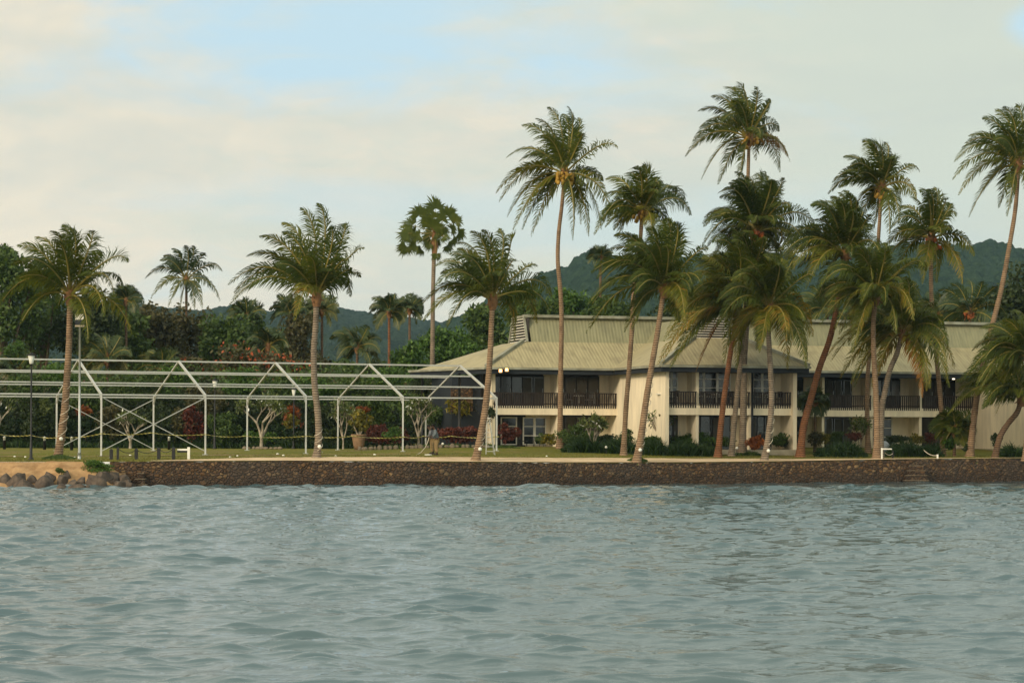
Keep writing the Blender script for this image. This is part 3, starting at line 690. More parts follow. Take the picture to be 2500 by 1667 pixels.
def palm(label, Y, trunkpx, centre, tips, seed, rpx=(11, 7.5), tmat=T_TAN, leaf=PALM, scale=1.0, nuts=0, nutmat=NUT, dry=(), torn=(), lenm=4.6, extra=0, tint=.42, lw=.085, group='coconut palms', nl=58, name='coconut_palm', foot=None, cat='palm tree', fill=True, ctint=0.0, down=True):
    """trunkpx: pixel polyline from the foot to just under the crown; all points stand at depth Y (crown centre leans a little)"""
    rng = random.Random(seed); s_ = Y/F
    Y = YS(trunkpx[0][0], Y); s_ = Y/F; P = Praw; f0 = P(trunkpx[0][0], trunkpx[0][1], Y); g = Vector((f0.x, Y, float(gz(f0.x, Y))))
    base = Vector((f0.x, Y, g.z)); root = empty(name, base); tag(root, label, cat, group)
    pts = [Vector((f0.x, Y, g.z-.15))]
    for (a, b) in trunkpx[1:]: pts.append(P(a, b, Y))
    cen = P(centre[0], centre[1], Y); pts.append(cen + Vector((0, 0, .1)))
    # smooth the stem
    sp = []
    for i in range(len(pts)-1):
        p0 = pts[max(i-1, 0)]; p1 = pts[i]; p2 = pts[i+1]; p3 = pts[min(i+2, len(pts)-1)]
        for k in range(5):
            t = k/5; sp.append(.5*((2*p1) + (p2-p0)*t + (2*p0-5*p1+4*p2-p3)*t*t + (3*p1-p0-3*p2+p3)*t**3))
    sp.append(pts[-1]); n = len(sp); rad = []
    for i in range(n):
        u = i/(n-1); r = (rpx[0]*(1-u)**1.3 + rpx[1]*(1-(1-u)**1.3))*s_*.69; r *= 1 + .75*max(0, 1-u*n/3.2)**2 + .03*math.sin(i*2.1+seed); rad.append(r)
    mb = MB(); mb.tube([p-base for p in sp], rad, 12); mb.build('trunk', tmat, root)
    # fibrous head
    mb = MB(); mb.tube([cen-base+Vector((0, 0, -.55*scale)), cen-base+Vector((0, 0, -.15*scale)), cen-base+Vector((0, 0, .3*scale)), cen-base+Vector((0, 0, .8*scale))], [rpx[1]*s_*.9, .30*scale, .24*scale, .06*scale], 9)
    for k in range(7):
        th = rng.uniform(0, 6.28); mb.tube([cen-base+Vector((.1*math.cos(th), .1*math.sin(th), -.1)), cen-base+Vector((.45*math.cos(th), .45*math.sin(th), rng.uniform(-.5, .3)))*scale], [.07*scale, .02], 5)
    mb.build('crown_sheath', SHEATH, root)
    C = np.array(cen); pc = PalmCrown(seed)
    def endp(tp, Lm, back=None):
        e = np.array(P(tp[0], tp[1], Y)); proj = np.linalg.norm(e-C); dep = math.sqrt(max(.15, Lm*Lm - proj*proj))*rng.uniform(.35, .95)
        dep *= (back if back else rng.choice([-1, 1])); e2 = np.array(P(tp[0], tp[1], Y+dep)); return e2
    for i, tp in enumerate(tips):
        e = endp(tp, lenm*rng.uniform(.9, 1.05)); d = nrm(e-C); L = np.linalg.norm(e-C)
        lift = .15 + .27*(1-abs(d[2])) + (.08 if d[2] < -.3 else 0)
        dn = d[2] < -.25
        tt = tint + (.18 if dn else -.04) + rng.uniform(-.14, .14) + ctint
        pc.frond(C + np.array([0, 0, .1]) + d*.15, e, lift, scale, nl, tint0=tt, sparse=.30 if i in torn else rng.choice([.02, .06, .16]), torn=i in torn, droop=.45 if d[2] > .4 else .8, lw=lw, llen=(1.0 if extra >= 2 else .9) if i not in torn else .6)
        if extra >= 2 and i not in torn and i % 3 != 1:
            e = endp((tp[0]+rng.uniform(-22, 14), tp[1]+rng.uniform(-10, 24)), lenm*rng.uniform(.85, 1.0)); d = nrm(e-C)
            pc.frond(C + np.array([0, 0, .1]) + d*.15, e, lift+rng.uniform(-.05, .08), scale, nl, tint0=tt+rng.uniform(-.15, .1), sparse=.05, droop=.8, lw=lw, llen=.95)
    # fronds pointing toward and away from the viewer fill the heart of the crown
    if fill:
        for k in range(7+2*extra):
            th = (k+.5)/(7+2*extra)*6.283 + rng.uniform(-.3, .3); el_ = rng.uniform(-.25, 1.05)
            if abs(math.cos(th)) > .8: th += .6
            L = lenm*rng.uniform(.78, 1.0); d = np.array([math.cos(th)*math.cos(el_)*.62 - .10, math.sin(th)*math.cos(el_), math.sin(el_)*.8])
            pc.frond(C + np.array([0, 0, .1]), C + d*L, .18, scale, nl, tint0=tint + rng.uniform(-.2, .1) + ctint, droop=.6, lw=lw)
    pc.build('crown', [leaf, RACHIS], root, base)
    for tp in dry:
        pd = PalmCrown(seed+99); e = endp(tp, lenm*.8); pd.frond(C, e, .22, scale, nl, tint0=.5, droop=.9, lw=.085, rach=True)
        o = pd.build('dry_frond', [DRYL, SHEATH], root, base); o['label'] = 'orange brown dying frond hanging down'
    if nuts:
        mb = MB()
        for k in range(nuts):
            th = rng.uniform(3.3, 6.1) if k % 3 else rng.uniform(0, 3.1); rr = rng.uniform(.2, .5)
            c = cen-base + Vector((math.cos(th)*rr*1.2, math.sin(th)*rr, rng.uniform(-.65, .0)))*scale
            mb.ball(c, (.125*scale, .125*scale, .15*scale), 0, k, 9, 7, .01)
        for k in range(4):
            th = rng.uniform(0, 6.28); mb.tube([cen-base, cen-base+Vector((math.cos(th)*.4, math.sin(th)*.3, -.1)), cen-base+Vector((math.cos(th)*.5, math.sin(th)*.4, -.6))], .02, 5)
        mb.build('coconut_bunch', nutmat, root)
    return root
palm('leaning palm nearest the left edge with a grassy mound at its foot', 128, [(140, 1108), (150, 1060), (158, 1000), (163, 930), (168, 850), (170, 780)], (171, 722),
     [(87, 578), (125, 564), (154, 551), (225, 564), (172, 558), (45, 600), (312, 638), (299, 694), (29, 645), (45, 716), (0, 742), (281, 723), (321, 812), (215, 835), (50, 790), (255, 770)], 11, (15, 10), T_TAN, lenm=4.7, tint=.45)
palm('wind bent palm rising on the path in front of the white frame', 127, [(772, 1120), (778, 1060), (775, 1000), (768, 940), (766, 860), (770, 800)], (773, 725),
     [(776, 497), (735, 509), (691, 567), (689, 545), (636, 577), (604, 625), (559, 693), (573, 712), (563, 741), (808, 555), (842, 548), (888, 606), (880, 676), (856, 722), (694, 760), (850, 640), (720, 780)], 12, (13, 10), T_GREY, lenm=5.0, torn=(11, 12, 15), extra=1)
palm('palm with white cable wound round its trunk beside the stepladder', 127.0, [(1160, 1124), (1172, 1070), (1183, 1010), (1191, 940), (1197, 860), (1200, 790)], (1203, 733),
     [(1150, 565), (1244, 572), (1219, 560), (1119, 593), (1063, 649), (1063, 697), (1028, 746), (1035, 782), (1255, 636), (1311, 649), (1346, 722), (1344, 764), (1311, 787), (1257, 828), (1178, 562), (1078, 667), (1100, 620), (1090, 800)], 13, (14, 9), T_TAN, lenm=4.9, torn=(8, 9), extra=1)
palm('very tall slender palm with yellow coconuts in front of the hotel', 146, [(1366, 1084), (1368, 1000), (1369, 900), (1371, 800), (1369, 720), (1362, 640), (1364, 570), (1372, 500)], (1379, 425),
     [(1276, 306), (1338, 263), (1388, 261), (1412, 288), (1423, 326), (1508, 362), (1238, 384), (1269, 393), (1213, 469), (1220, 490), (1240, 527), (1254, 558), (1276, 558), (1298, 574), (1399, 583), (1419, 545), (1437, 574), (1497, 533), (1468, 558), (1374, 279), (1310, 290)], 14, (10, 6.5), T_TAN, lenm=5.0, nuts=46, torn=(3, 4, 5), fill=True, tint=.45)
palm('palm behind the leaning cable wrapped one with a slim curved brown trunk', 137, [(1522, 1106), (1528, 1000), (1536, 900), (1543, 800), (1546, 730), (1556, 650), (1563, 590)], (1568, 520),
     [(1571, 404), (1530, 424), (1481, 437), (1468, 482), (1468, 540), (1452, 571), (1608, 453), (1671, 498), (1687, 524), (1508, 578), (1591, 574), (1624, 545), (1545, 410), (1500, 560), (1650, 470)], 15, (9.5, 7), T_TAN, lenm=4.4, nuts=10)
palm('leaning cable wrapped palm in front of the left white end wall', 129.3, [(1553, 1124), (1566, 1060), (1577, 980), (1590, 900), (1604, 820), (1613, 760)], (1621, 706),
     [(1604, 538), (1650, 545), (1665, 570), (1505, 574), (1489, 610), (1446, 663), (1438, 740), (1433, 811), (1729, 607), (1711, 691), (1688, 722), (1543, 804), (1670, 768), (1466, 694), (1579, 560), (1655, 780), (1530, 600), (1625, 535)], 16, (13.5, 8.5), T_TAN, lenm=5.3, torn=(8, 2), extra=2)
palm('tallest palm standing high above the middle palm cluster', 150, [(1768, 1080), (1784, 960), (1806, 870), (1818, 760), (1822, 650), (1826, 540), (1826, 450)], (1829, 338),
     [(1768, 212), (1800, 200), (1843, 212), (1880, 250), (1738, 236), (1706, 271), (1709, 311), (1693, 343), (1675, 380), (1714, 436), (1754, 448), (1803, 440), (1845, 389), (1902, 319), (1928, 394), (1904, 418), (1760, 300), (1790, 215)], 17, (8, 6), T_TAN, lenm=4.6, torn=(2, 3, 14), dry=((1922, 380),), nuts=12, tint=.4)
palm('full green palm with brown nuts just below the tallest palm', 140, [(1812, 1108), (1815, 1000), (1816, 900), (1822, 800), (1832, 700), (1842, 630)], (1847, 568),
     [(1754, 472), (1768, 461), (1821, 435), (1870, 430), (1896, 453), (1912, 435), (1717, 544), (1720, 531), (1728, 602), (1745, 620), (1990, 560), (1931, 512), (1963, 598), (1975, 640), (1940, 660), (1790, 440), (1845, 425), (1765, 650), (1880, 440)], 18, (13, 9), T_GREY, lenm=5.3, nuts=26, nutmat=NUTRED, torn=(5,), extra=3, tint=.33)
palm('red trunked palm leftmost of the close row of four trunks', 136, [(1752, 1110), (1762, 1020), (1772, 940), (1782, 870), (1792, 810)], (1800, 748),
     [(1716, 630), (1696, 684), (1683, 727), (1742, 615), (1622, 830), (1619, 883), (1642, 890), (1767, 883), (1790, 600), (1798, 898), (1680, 780), (1700, 650), (1650, 800), (1860, 650), (1660, 760)], 19, (11, 8), T_RED, lenm=5.8, extra=3, tint=.52, dry=((1700, 905),))
palm('palm with a slanting spotted trunk third of the close row of four trunks', 138, [(1785, 1108), (1792, 1040), (1800, 960), (1808, 880), (1816, 800)], (1828, 688),
     [(1740, 590), (1720, 640), (1790, 570), (1850, 560), (1900, 610), (1930, 690), (1900, 760), (1770, 790), (1710, 720), (1860, 800), (1820, 565)], 20, (10, 8), T_GREY, lenm=5.4, extra=3, tint=.38)
palm('palm with a pale curved trunk standing alone on the path right of the four trunks', 131.3, [(1865, 1119), (1878, 1050), (1884, 980), (1882, 920), (1878, 850), (1876, 800)], (1880, 752),
     [(1885, 628), (1933, 638), (1989, 673), (1772, 717), (1752, 793), (1984, 819), (1971, 880), (1923, 898), (1938, 839), (1846, 830), (1818, 658), (1854, 857), (1872, 628), (1790, 680), (1905, 632), (1780, 840), (1960, 740)], 21, (11, 8.5), T_GREY, lenm=5.0, extra=3, tint=.5, torn=(2,))
palm('palm with a long red trunk leaning right in front of the recessed balconies', 137, [(1953, 1108), (1962, 1040), (1978, 980), (2000, 900), (2028, 820), (2050, 710)], (2063, 622),
     [(1982, 501), (2012, 491), (2036, 480), (2068, 474), (2105, 515), (1947, 566), (1900, 616), (1925, 665), (1910, 640), (2124, 550), (1997, 729), (2155, 627), (2050, 472), (2130, 690), (1960, 690), (2090, 490)], 22, (14, 9), T_RED, lenm=5.3, extra=3, tint=.36)
palm('upright palm with a straight pale trunk right of the long red leaning one', 133.6, [(2140, 1114), (2141, 1040), (2138, 950), (2134, 880), (2132, 800)], (2138, 724),
     [(2109, 609), (2130, 596), (2255, 647), (1987, 734), (2022, 657), (1992, 780), (2038, 805), (2252, 734), (2190, 800), (2073, 840), (2155, 610), (2206, 665), (2085, 620), (2040, 690), (2230, 780), (2000, 700)], 23, (12.5, 8), T_TAN, lenm=5.3, extra=3, tint=.42)
palm('palm slanting right from the foot of the upright pale trunk', 135.5, [(2148, 1110), (2153, 1000), (2160, 960), (2172, 905), (2190, 862)], (2204, 812),
     [(2022, 866), (2053, 920), (2313, 836), (2331, 897), (2318, 943), (2270, 945), (2283, 769), (2247, 745), (2079, 933), (2058, 800), (2181, 729), (2130, 940), (2300, 790), (2160, 740), (2100, 860)], 24, (11, 8.5), T_GREY, lenm=5.3, extra=3, tint=.52, dry=((2252, 968),))
palm('tall palm with a thin trunk high above the right palm cluster', 146, [(2120, 1108), (2117, 1000), (2118, 930), (2128, 800), (2140, 660), (2146, 560)], (2153, 460),
     [(2107, 344), (2140, 348), (2173, 378), (2061, 383), (2072, 410), (2033, 444), (2023, 472), (2084, 513), (2245, 418), (2237, 485), (2196, 543), (2171, 579), (2133, 556), (2102, 536), (2160, 350), (2120, 345)], 25, (9, 6), T_TAN, lenm=4.2, torn=(2, 8), nuts=8, tint=.36)
palm('palm with drooping fronds and a thin trunk against the right hill', 141, [(2302, 1104), (2300, 1030), (2294, 950), (2286, 870), (2276, 760), (2273, 680)], (2274, 582),
     [(2247, 467), (2281, 460), (2309, 485), (2334, 528), (2199, 505), (2176, 556), (2163, 600), (2378, 622), (2350, 690), (2158, 645), (2252, 690), (2286, 690), (2265, 465), (2190, 660), (2320, 560)], 26, (9, 7), T_TAN, lenm=4.2, torn=(2, 3), nuts=10, nutmat=NUTRED, tint=.42)
palm('tall palm at the right edge with a long trunk slanting up from the lawn', 140, [(2367, 1112), (2378, 1020), (2390, 940), (2420, 805), (2445, 705), (2468, 580), (2480, 500)], (2487, 402),
     [(2431, 268), (2482, 258), (2367, 332), (2332, 393), (2327, 437), (2342, 474), (2367, 528), (2439, 505), (2459, 525), (2520, 270), (2570, 300), (2610, 360), (2620, 440), (2590, 520), (2540, 540), (2400, 290), (2450, 262), (2350, 360)], 27, (12, 7), T_TAN, lenm=4.5, tint=.42)
palm('low bushy palm at the right edge with a trunk leaning out of the picture', 137, [(2428, 1108), (2440, 1070), (2460, 1035), (2484, 1005)], (2494, 972),
     [(2329, 993), (2337, 958), (2345, 935), (2400, 995), (2560, 900), (2600, 980), (2590, 1040), (2430, 1015), (2480, 860), (2420, 880), (2365, 920)], 28, (11, 9), T_DARK, lenm=4.3, extra=2, tint=.45)
palm('large windswept palm filling the right edge above the low bushy one', 134, [(2506, 1112), (2510, 1020), (2512, 940)], (2512, 872),
     [(2370, 905), (2375, 854), (2404, 822), (2440, 785), (2480, 760), (2540, 780), (2600, 850), (2620, 920), (2385, 940), (2440, 930), (2400, 880), (2395, 800)], 29, (12, 9), T_TAN, lenm=4.4, extra=3, tint=.36)
# palms farther off
def farpalm(label, px, py, r, Y, seed, base=1060, tips=None, lean=0, **k):
    rg = random.Random(seed)
    if tips is None:
        tips = []
        for i in range(13):
            th = -1.0 + i*(5.14/12) + rg.uniform(-.12, .12)       # from drooping right round the top to drooping left
            q = r*rg.uniform(.85, 1.1); tips.append((px + math.cos(th)*q - .06*r, py - math.sin(th)*q*.92))
    kw = dict(rpx=(5.5, 4.5), tmat=T_DARK, leaf=PALMFAR, nl=34, lw=.15, group='distant palms', lenm=r/F*Y*1.12, scale=max(.8, r/F*Y/4.4)); kw.update(k)
    return palm(label, Y, [(px-lean, base), (px-lean*.5, (base+py)/2)], (px, py), tips, seed, **kw)
farpalm('distant star shaped palm alone against the sky on the left', 455, 682, 88, 210, 41, tips=[(355, 679), (391, 636), (400, 625), (420, 607), (451, 600), (471, 600), (498, 618), (542, 661), (537, 733), (494, 750), (368, 730), (411, 748), (440, 752), (475, 757), (515, 700), (385, 650)], fill=False, tint=.45)
farpalm('half hidden distant palm right of the leftmost palm crown', 308, 735, 45, 190, 42)
farpalm('palm tops rising at the extreme left edge', 4, 640, 40, 196, 43)
farpalm('distant palm with drooping leaves left of the fan palm trunk', 950, 765, 52, 200, 44, tmat=T_RED)
farpalm('darker distant palm just right of its drooping neighbour', 1000, 758, 42, 215, 45)
farpalm('low dark palm under the far ridge above the frame', 872, 850, 62, 185, 46)
farpalm('distant nut palm just left of the second foreground trunk', 708, 768, 52, 198, 47)
farpalm('distant yellowish palm just right of the second foreground trunk', 786, 762, 50, 198, 48, tint=.6)
farpalm('small distant palm above the olive trees left of the second palm', 602, 775, 50, 205, 49)
farpalm('yellow green feathery palm in the thicket right of the floodlight pole', 262, 880, 70, 175, 50, tint=.66)
farpalm('feathery palm in the thicket between the first and second frame peaks', 395, 905, 62, 174, 51, tint=.6)
farpalm('dull palm in the thicket behind the second frame bay', 655, 845, 55, 182, 52)
farpalm('tiny palm on the skyline left of the twin foreground palms', 1466, 628, 32, 260, 53, base=1000)
farpalm('palm with broad dark leaves above the middle roof', 1690, 765, 66, 200, 54, tint=.3)
farpalm('far palm with a red nut bunch above the right roof ridge', 2368, 765, 92, 185, 55, nuts=26, nutmat=NUTRED, tint=.34)
farpalm('far palm glimpsed above the right roof between the trunks', 2290, 770, 60, 192, 56, tint=.3)
farpalm('brownish palm behind the red leaning trunk crown', 2020, 760, 75, 186, 57, tint=.5)
farpalm('short palm with arching leaves beside the right white end wall', 2330, 1050, 55, 141, 58, base=1110, tint=.4, leaf=PALM)
farpalm('small palm between the partition and the red trunk', 1990, 985, 34, 146, 59, base=1085, tint=.5)
farpalm('bushy palm fronds low at the extreme left thicket', 40, 905, 55, 172, 60, tint=.4)

# fan palm
def fanpalm():
    Y = 165; cx, cy = 1061, 572; cen = P(cx, cy, Y); g = G(1056, Y); root = empty('fan_palm', g)
    tag(root, 'tall fan palm with round pleated leaves on a thin pale trunk', 'palm tree')
    mb = MB(); pts = [Vector((0, 0, -.1))] + [P(a, b, Y)-g for a, b in ((1055, 990), (1056, 850), (1057, 720), (1059, 640))] + [cen-g]
    mb.tube(pts, [.24, .19, .17, .15, .15, .19], 10); mb.build('trunk', T_GREY, root)
    mb = MB(); mb.tube([cen-g+Vector((0, 0, -1.6)), cen-g+Vector((0, 0, -.9)), cen-g+Vector((0, 0, .1)), cen-g+Vector((0, 0, .5))], [.17, .26, .2, .08], 9); mb.build('crown_sheath', SHEATH, root)
    rng = np.random.RandomState(5); rg = random.Random(5); V = []; Fq = []; T = []; n = 0; mi = []
    C = np.array(cen) + np.array([0, 0, .1])
    cs = [(1058, 492, 34), (1020, 508, 30), (1099, 512, 29), (1120, 532, 25), (992, 545, 34), (982, 570, 27), (983, 610, 23), (1005, 600, 21), (1020, 612, 19), (1044, 603, 19), (1099, 606, 19), (1092, 580, 20), (1130, 570, 22), (1067, 628, 17), (1112, 590, 18), (1036, 530, 22), (1080, 528, 22), (1015, 575, 22), (1045, 560, 20), (1075, 570, 20), (1110, 556, 20), (1063, 540, 30), (1038, 578, 22), (1088, 562, 25), (1066, 598, 20), (1056, 520, 28), (1002, 572, 24)]
    for k, (a, b, r) in enumerate(cs):
        dep = (-1)**k*rg.uniform(.2, 1.4); h = np.array(P(a, b, Y+dep)); d = nrm((h-C)*np.array([1, .22, 1])); R0 = r*Y/F*rg.uniform(.92, 1.3); ra = rg.uniform(-.4, .4); d = np.array([d[0]*math.cos(ra)-d[2]*math.sin(ra), d[1], d[0]*math.sin(ra)+d[2]*math.cos(ra)])
        hub = h - d*R0*.45
        # petiole
        aa = nrm(np.cross(d, UPV+.01)); bb = np.cross(d, aa); q = []
        for tt, rr in ((0, .035), (1, .018)):
            p = C + (hub-C)*tt
            for (u_, w_) in ((1, 0), (0, 1), (-1, 0), (0, -1)): q.append(p + (aa*u_+bb*w_)*rr)
        V.append(np.array(q)); Fq += [[n+i, n+(i+1) % 4, n+4+(i+1) % 4, n+4+i] for i in range(4)]; mi += [1]*4; n += 8
        # pleated blade, facing partly to the viewer
        nv = nrm(np.array([rg.uniform(-.45, .45), -1.0, rg.uniform(-.1, .6)])); side = nrm(np.cross(d, nv)); nseg = 26; q = [hub]
        for i in range(nseg):
            an = -1.85 + 3.7*i/(nseg-1); dr = d*math.cos(an) + side*math.sin(an); ln = R0*rg.uniform(.80, 1.15)*(1-.2*abs(an)/2)
            z = nv*(.05 if i % 2 else -.05); p1 = hub + dr*ln*.58 + z + np.array([0, 0, -.06*R0]); w = side*math.cos(an) - d*math.sin(an)
            tip = hub + dr*ln + np.array([-.05, 0, -.22*R0*rg.uniform(.3, 1.6)])
            q += [p1 - w*R0*.068, p1 + w*R0*.068, tip]
        V.append(np.array(q))
        for i in range(nseg):
            s0 = n+1+3*i; T.append([n, s0, s0+1]); T.append([s0, s0+2, s0+1])
        n += len(q)
    v = np.concatenate(V)-np.array(g); me = npmesh('crown', v, [np.array(Fq), np.array(T)], rng.uniform(.2, .6, len(v)), mi+[0]*len(T)); link('crown', me, [PALM, RACHIS], root)
fanpalm()

# ------------------------------------------------------------------ hotel
BROT = R(14.5); BU = Vector((math.cos(BROT), math.sin(BROT), 0)); BV = Vector((-math.sin(BROT), math.cos(BROT), 0))
BO = P(1187, 893, 150); BO.z = 0
hotel = empty('hotel_building', BO, BROT)
tag(hotel, 'long two storey cream hotel with olive metal roof and dark balconies', 'hotel')
CAMP = Vector((0, 0, CAMZ))
def BP(px, py, b):
    """picture column / row on the vertical plane b of the hotel -> (a, z)"""
    X, Z = ray(px, py); d = Vector((X, 1, Z)); t_ = (b + (BO - CAMP).dot(BV) - 0)/d.dot(BV) if True else 0
    p = CAMP + d*t_; q = p - BO; return q.dot(BU), p.z
def Ax(px, b, py=960): return BP(px, py, b)[0]
zE = BP(1300, 897, 0)[1]; BF, BB = 1.1, 3.0
zsb = BP(1300, 1012.5, BF)[1]; zst = BP(1300, 990.5, BF)[1]; zrl = BP(1300, 958, BF)[1]; zfb = zE-.42; zg = 1.90
a_l = Ax(1499, 0, 898); bP = -6.5
for _ in range(30):                       # depth of the projecting block from its corner column
    if Ax(1566, bP, 890) > a_l: bP += .12
    else: bP -= .12
aP0, aP1 = a_l, Ax(1976, bP, 898)
aR0, aR1 = aP1, Ax(2382, 0, 912)
aQ0 = aR1; aQ1 = aQ0 + (aP1-aP0); bQ = bP
print('HOTEL', zE, zsb, zst, zrl, a_l, bP, aP1, aR1)
zT = zE + 1.85; ins = 3.44
aL = -.0
def uvpoly(faces, name, mat_, parent, thick=.07):
    """roof planes: each face a list of (a,b,z); first edge is the eave. uv.x along the eave, uv.y up the slope. Given thickness."""
    me = bpy.data.meshes.new(name); vs = []; fs = []; uvs = []
    for fc in faces:
        p = [Vector(q) for q in fc]; e = (p[1]-p[0]).normalized(); nn = e.cross(p[2]-p[0]).normalized()
        if nn.z < 0: nn = -nn
        up = nn.cross(e)
        if up.z < 0: up = -up
        b0 = len(vs); k = len(p); vs += [tuple(q) for q in p] + [tuple(q-nn*thick) for q in p]
        uv_ = [((q-p[0]).dot(e) + p[0].x*abs(e.x) + p[0].y*abs(e.y), (q-p[0]).dot(up)) for q in p]*2
        fs.append((list(range(b0, b0+k)), uv_[:k])); fs.append((list(range(b0+2*k-1, b0+k-1, -1)), uv_[:k][::-1]))
        for i in range(k):
            j = (i+1) % k; fs.append(([b0+i, b0+k+i, b0+k+j, b0+j], [uv_[i], uv_[i], uv_[j], uv_[j]]))
    me.from_pydata(vs, [], [f for f, _ in fs]); l = me.uv_layers.new(name='UVMap'); i = 0
    for _, u_ in fs:
        for q in u_: l.data[i].uv = q; i += 1
    me.update(); return link(name, me, mat_, parent)
aEnd = aQ1 + 14
lowL = (-3.0, 10.5, zE-.15)
faces = [[(aL, 0, zE), (aEnd, 0, zE), (aEnd, ins, zT), (aL+ins, ins, zT)],
         [lowL, (aL, 0, zE), (aL+ins, ins, zT), (aL+ins-.2, 8.6, zT)],
         [(aEnd, 14, zE), lowL, (aL+ins-.2, 8.6, zT), (aEnd, 8.6, zT)]]
for (p0, p1, bq) in ((aP0, aP1, bP), (aQ0, aQ1, bQ)):
    faces += [[(p0, bq, zE+.02), (p1, bq, zE+.02), (p1-ins, bq+ins, zT+.02), (p0+ins, bq+ins, zT+.02)],
              [(p0, .0, zE+.02), (p0, bq, zE+.02), (p0+ins, bq+ins, zT+.02), (p0+ins, ins+.02, zT+.02)],
              [(p1, bq, zE+.02), (p1, .0, zE+.02), (p1-ins, ins+.02, zT+.02), (p1-ins, bq+ins, zT+.02)]]
uvpoly(faces, 'lower_roof', ROOF, hotel)
# steep upper roof with louvred gables
zM = BP(1330, 776, 5.0)[1]
def monitor_long(a0, a1, b0, b1):
    rise = zM - zT; run = .95
    f = [[(a0, b0, zT+.0), (a1, b0, zT+.0), (a1, b0+run, zM), (a0, b0+run, zM)], [(a1, b1, zT), (a0, b1, zT), (a0, b1-run, zM), (a1, b1-run, zM)], [(a0, b0+run, zM), (a1, b0+run, zM), (a1, b1-run, zM+.02), (a0, b1-run, zM+.02)]]
    uvpoly(f, 'upper_roof', ROOF2, hotel)
aM0 = aL+ins+.6
monitor_long(aM0, aEnd-4, ins, 8.4)
def louvre(pts_fn, name='louvre_vent', n=9):
    mb = MB(); fr = MB()
    for k in range(n):
        t0 = (k+.1)/n; t1 = (k+.55)/n; q0 = pts_fn(t0); q1 = pts_fn(t1)
        l0, r0 = q0; l1, r1 = q1; mb.add([l0, r0, tuple(Vector(r1)), tuple(Vector(l1)), tuple(Vector(l0)+LO), tuple(Vector(r0)+LO)], [(0, 1, 2, 3), (0, 4, 5, 1)], 0)
    o = mb.build(name, WHITE, hotel); return o
LO = Vector((-.12, 0, .02))
def gable_left(t): return ((aM0-.28, ins+.1+.95*t, zT+(zM-zT)*t), (aM0-.28, 8.3-.95*t, zT+(zM-zT)*t))
louvre(gable_left)
mb = MB()
for (p, q) in (((aM0-.3, ins, zT), (aM0-.3, ins+.95, zM+.04)), ((aM0-.3, 8.4, zT), (aM0-.3, 7.45, zM+.04)), ((aM0-.3, ins+.95, zM+.06), (aM0-.3, 7.45, zM+.06))): mb.tube([p, q], .10, 4)
mb.box(aM0-.18, aM0-.02, ins+.5, 7.9, zT, zM-.1, 1)
mb.build('gable_frame', [ALUGUT, SOFFIT], hotel)
for (p0, p1, bq) in ((aP0, aP1, bP), (aQ0, aQ1, bQ)):
    a0, a1 = p0+ins, p1-ins; b0 = bq+ins+.7; run = .95; z1 = zM-.3
    f = [[(a0, ins+1.0, zT+.02), (a0, b0, zT+.02), (a0+run, b0, z1), (a0+run, ins+1.0, z1)], [(a1, b0, zT+.02), (a1, ins+1.0, zT+.02), (a1-run, ins+1.0, z1), (a1-run, b0, z1)], [(a0+run, b0, z1), (a1-run, b0, z1), (a1-run, ins+1, z1+.01), (a0+run, ins+1, z1+.01)]]
    uvpoly(f, 'upper_roof', ROOF2, hotel)
    LO = Vector((0, -.12, .02))
    louvre(lambda t: ((a0+.1+run*t, b0-.1, zT+(z1-zT)*t), (a1-.1-run*t, b0-.1, zT+(z1-zT)*t)))
    mb = MB(); mb.box(a0+.7, a1-.7, b0+.02, b0+.2, zT, z1-.1, 1)
    for (p, q) in (((a0, b0-.06, zT), (a0+run, b0-.06, z1+.03)), ((a1, b0-.06, zT), (a1-run, b0-.06, z1+.03)), ((a0+run, b0-.06, z1+.05), (a1-run, b0-.06, z1+.05))): mb.tube([p, q], .10, 4)
    mb.build('gable_frame', [ALUGUT, SOFFIT], hotel)
# ridge and hip caps
mb = MB()
mb.box(aM0-.35, aEnd-4, ins+.62, ins+1.15, zM-.02, zM+.17)
for p0, p1, bq in ((aP0, aP1, bP), (aQ0, aQ1, bQ)):
    mb.tube([(p0, bq, zE+.06), (p0+ins, bq+ins, zT+.06)], .17, 4); mb.tube([(p1, bq, zE+.06), (p1-ins, bq+ins, zT+.06)], .17, 4)
mb.tube([(aL, 0, zE+.05), (aL+ins, ins, zT+.05)], .17, 4)
mb.build('ridge_cap', ALUGUT, hotel)
# gutters and dark fascia boards following the eaves
gm = MB(); fm = MB()
def eave(a0, b0, a1, b1):
    d = Vector((a1-a0, b1-b0, 0)).normalized(); nn = Vector((d.y, -d.x, 0)); L = math.hypot(a1-a0, b1-b0); s0 = Vector((a0, b0, 0))
    def slab(mbx, o0, o1, z0, z1):
        p = [s0+nn*o0, s0+d*L+nn*o0, s0+d*L+nn*o1, s0+nn*o1]; mbx.add([(q.x, q.y, z0) for q in p]+[(q.x, q.y, z1) for q in p], [(0, 3, 2, 1), (4, 5, 6, 7), (0, 1, 5, 4), (1, 2, 6, 5), (2, 3, 7, 6), (3, 0, 4, 7)])
    slab(gm, .0, .13, zE-.15, zE-.01); slab(fm, -.12, -.02, zE-.44, zE-.10)
eave(aL, 0, aP0, 0); eave(aP0, 0, aP0, bP); eave(aP0, bP, aP1, bP); eave(aP1, bP, aP1, 0); eave(aP1, 0, aQ0, 0); eave(aQ0, 0, aQ0, bQ); eave(aQ0, bQ, aQ1, bQ); eave(lowL[0], lowL[1], aL, 0)
gm.build('gutter', ALUGUT, hotel); fm.build('fascia', FASCIA, hotel)
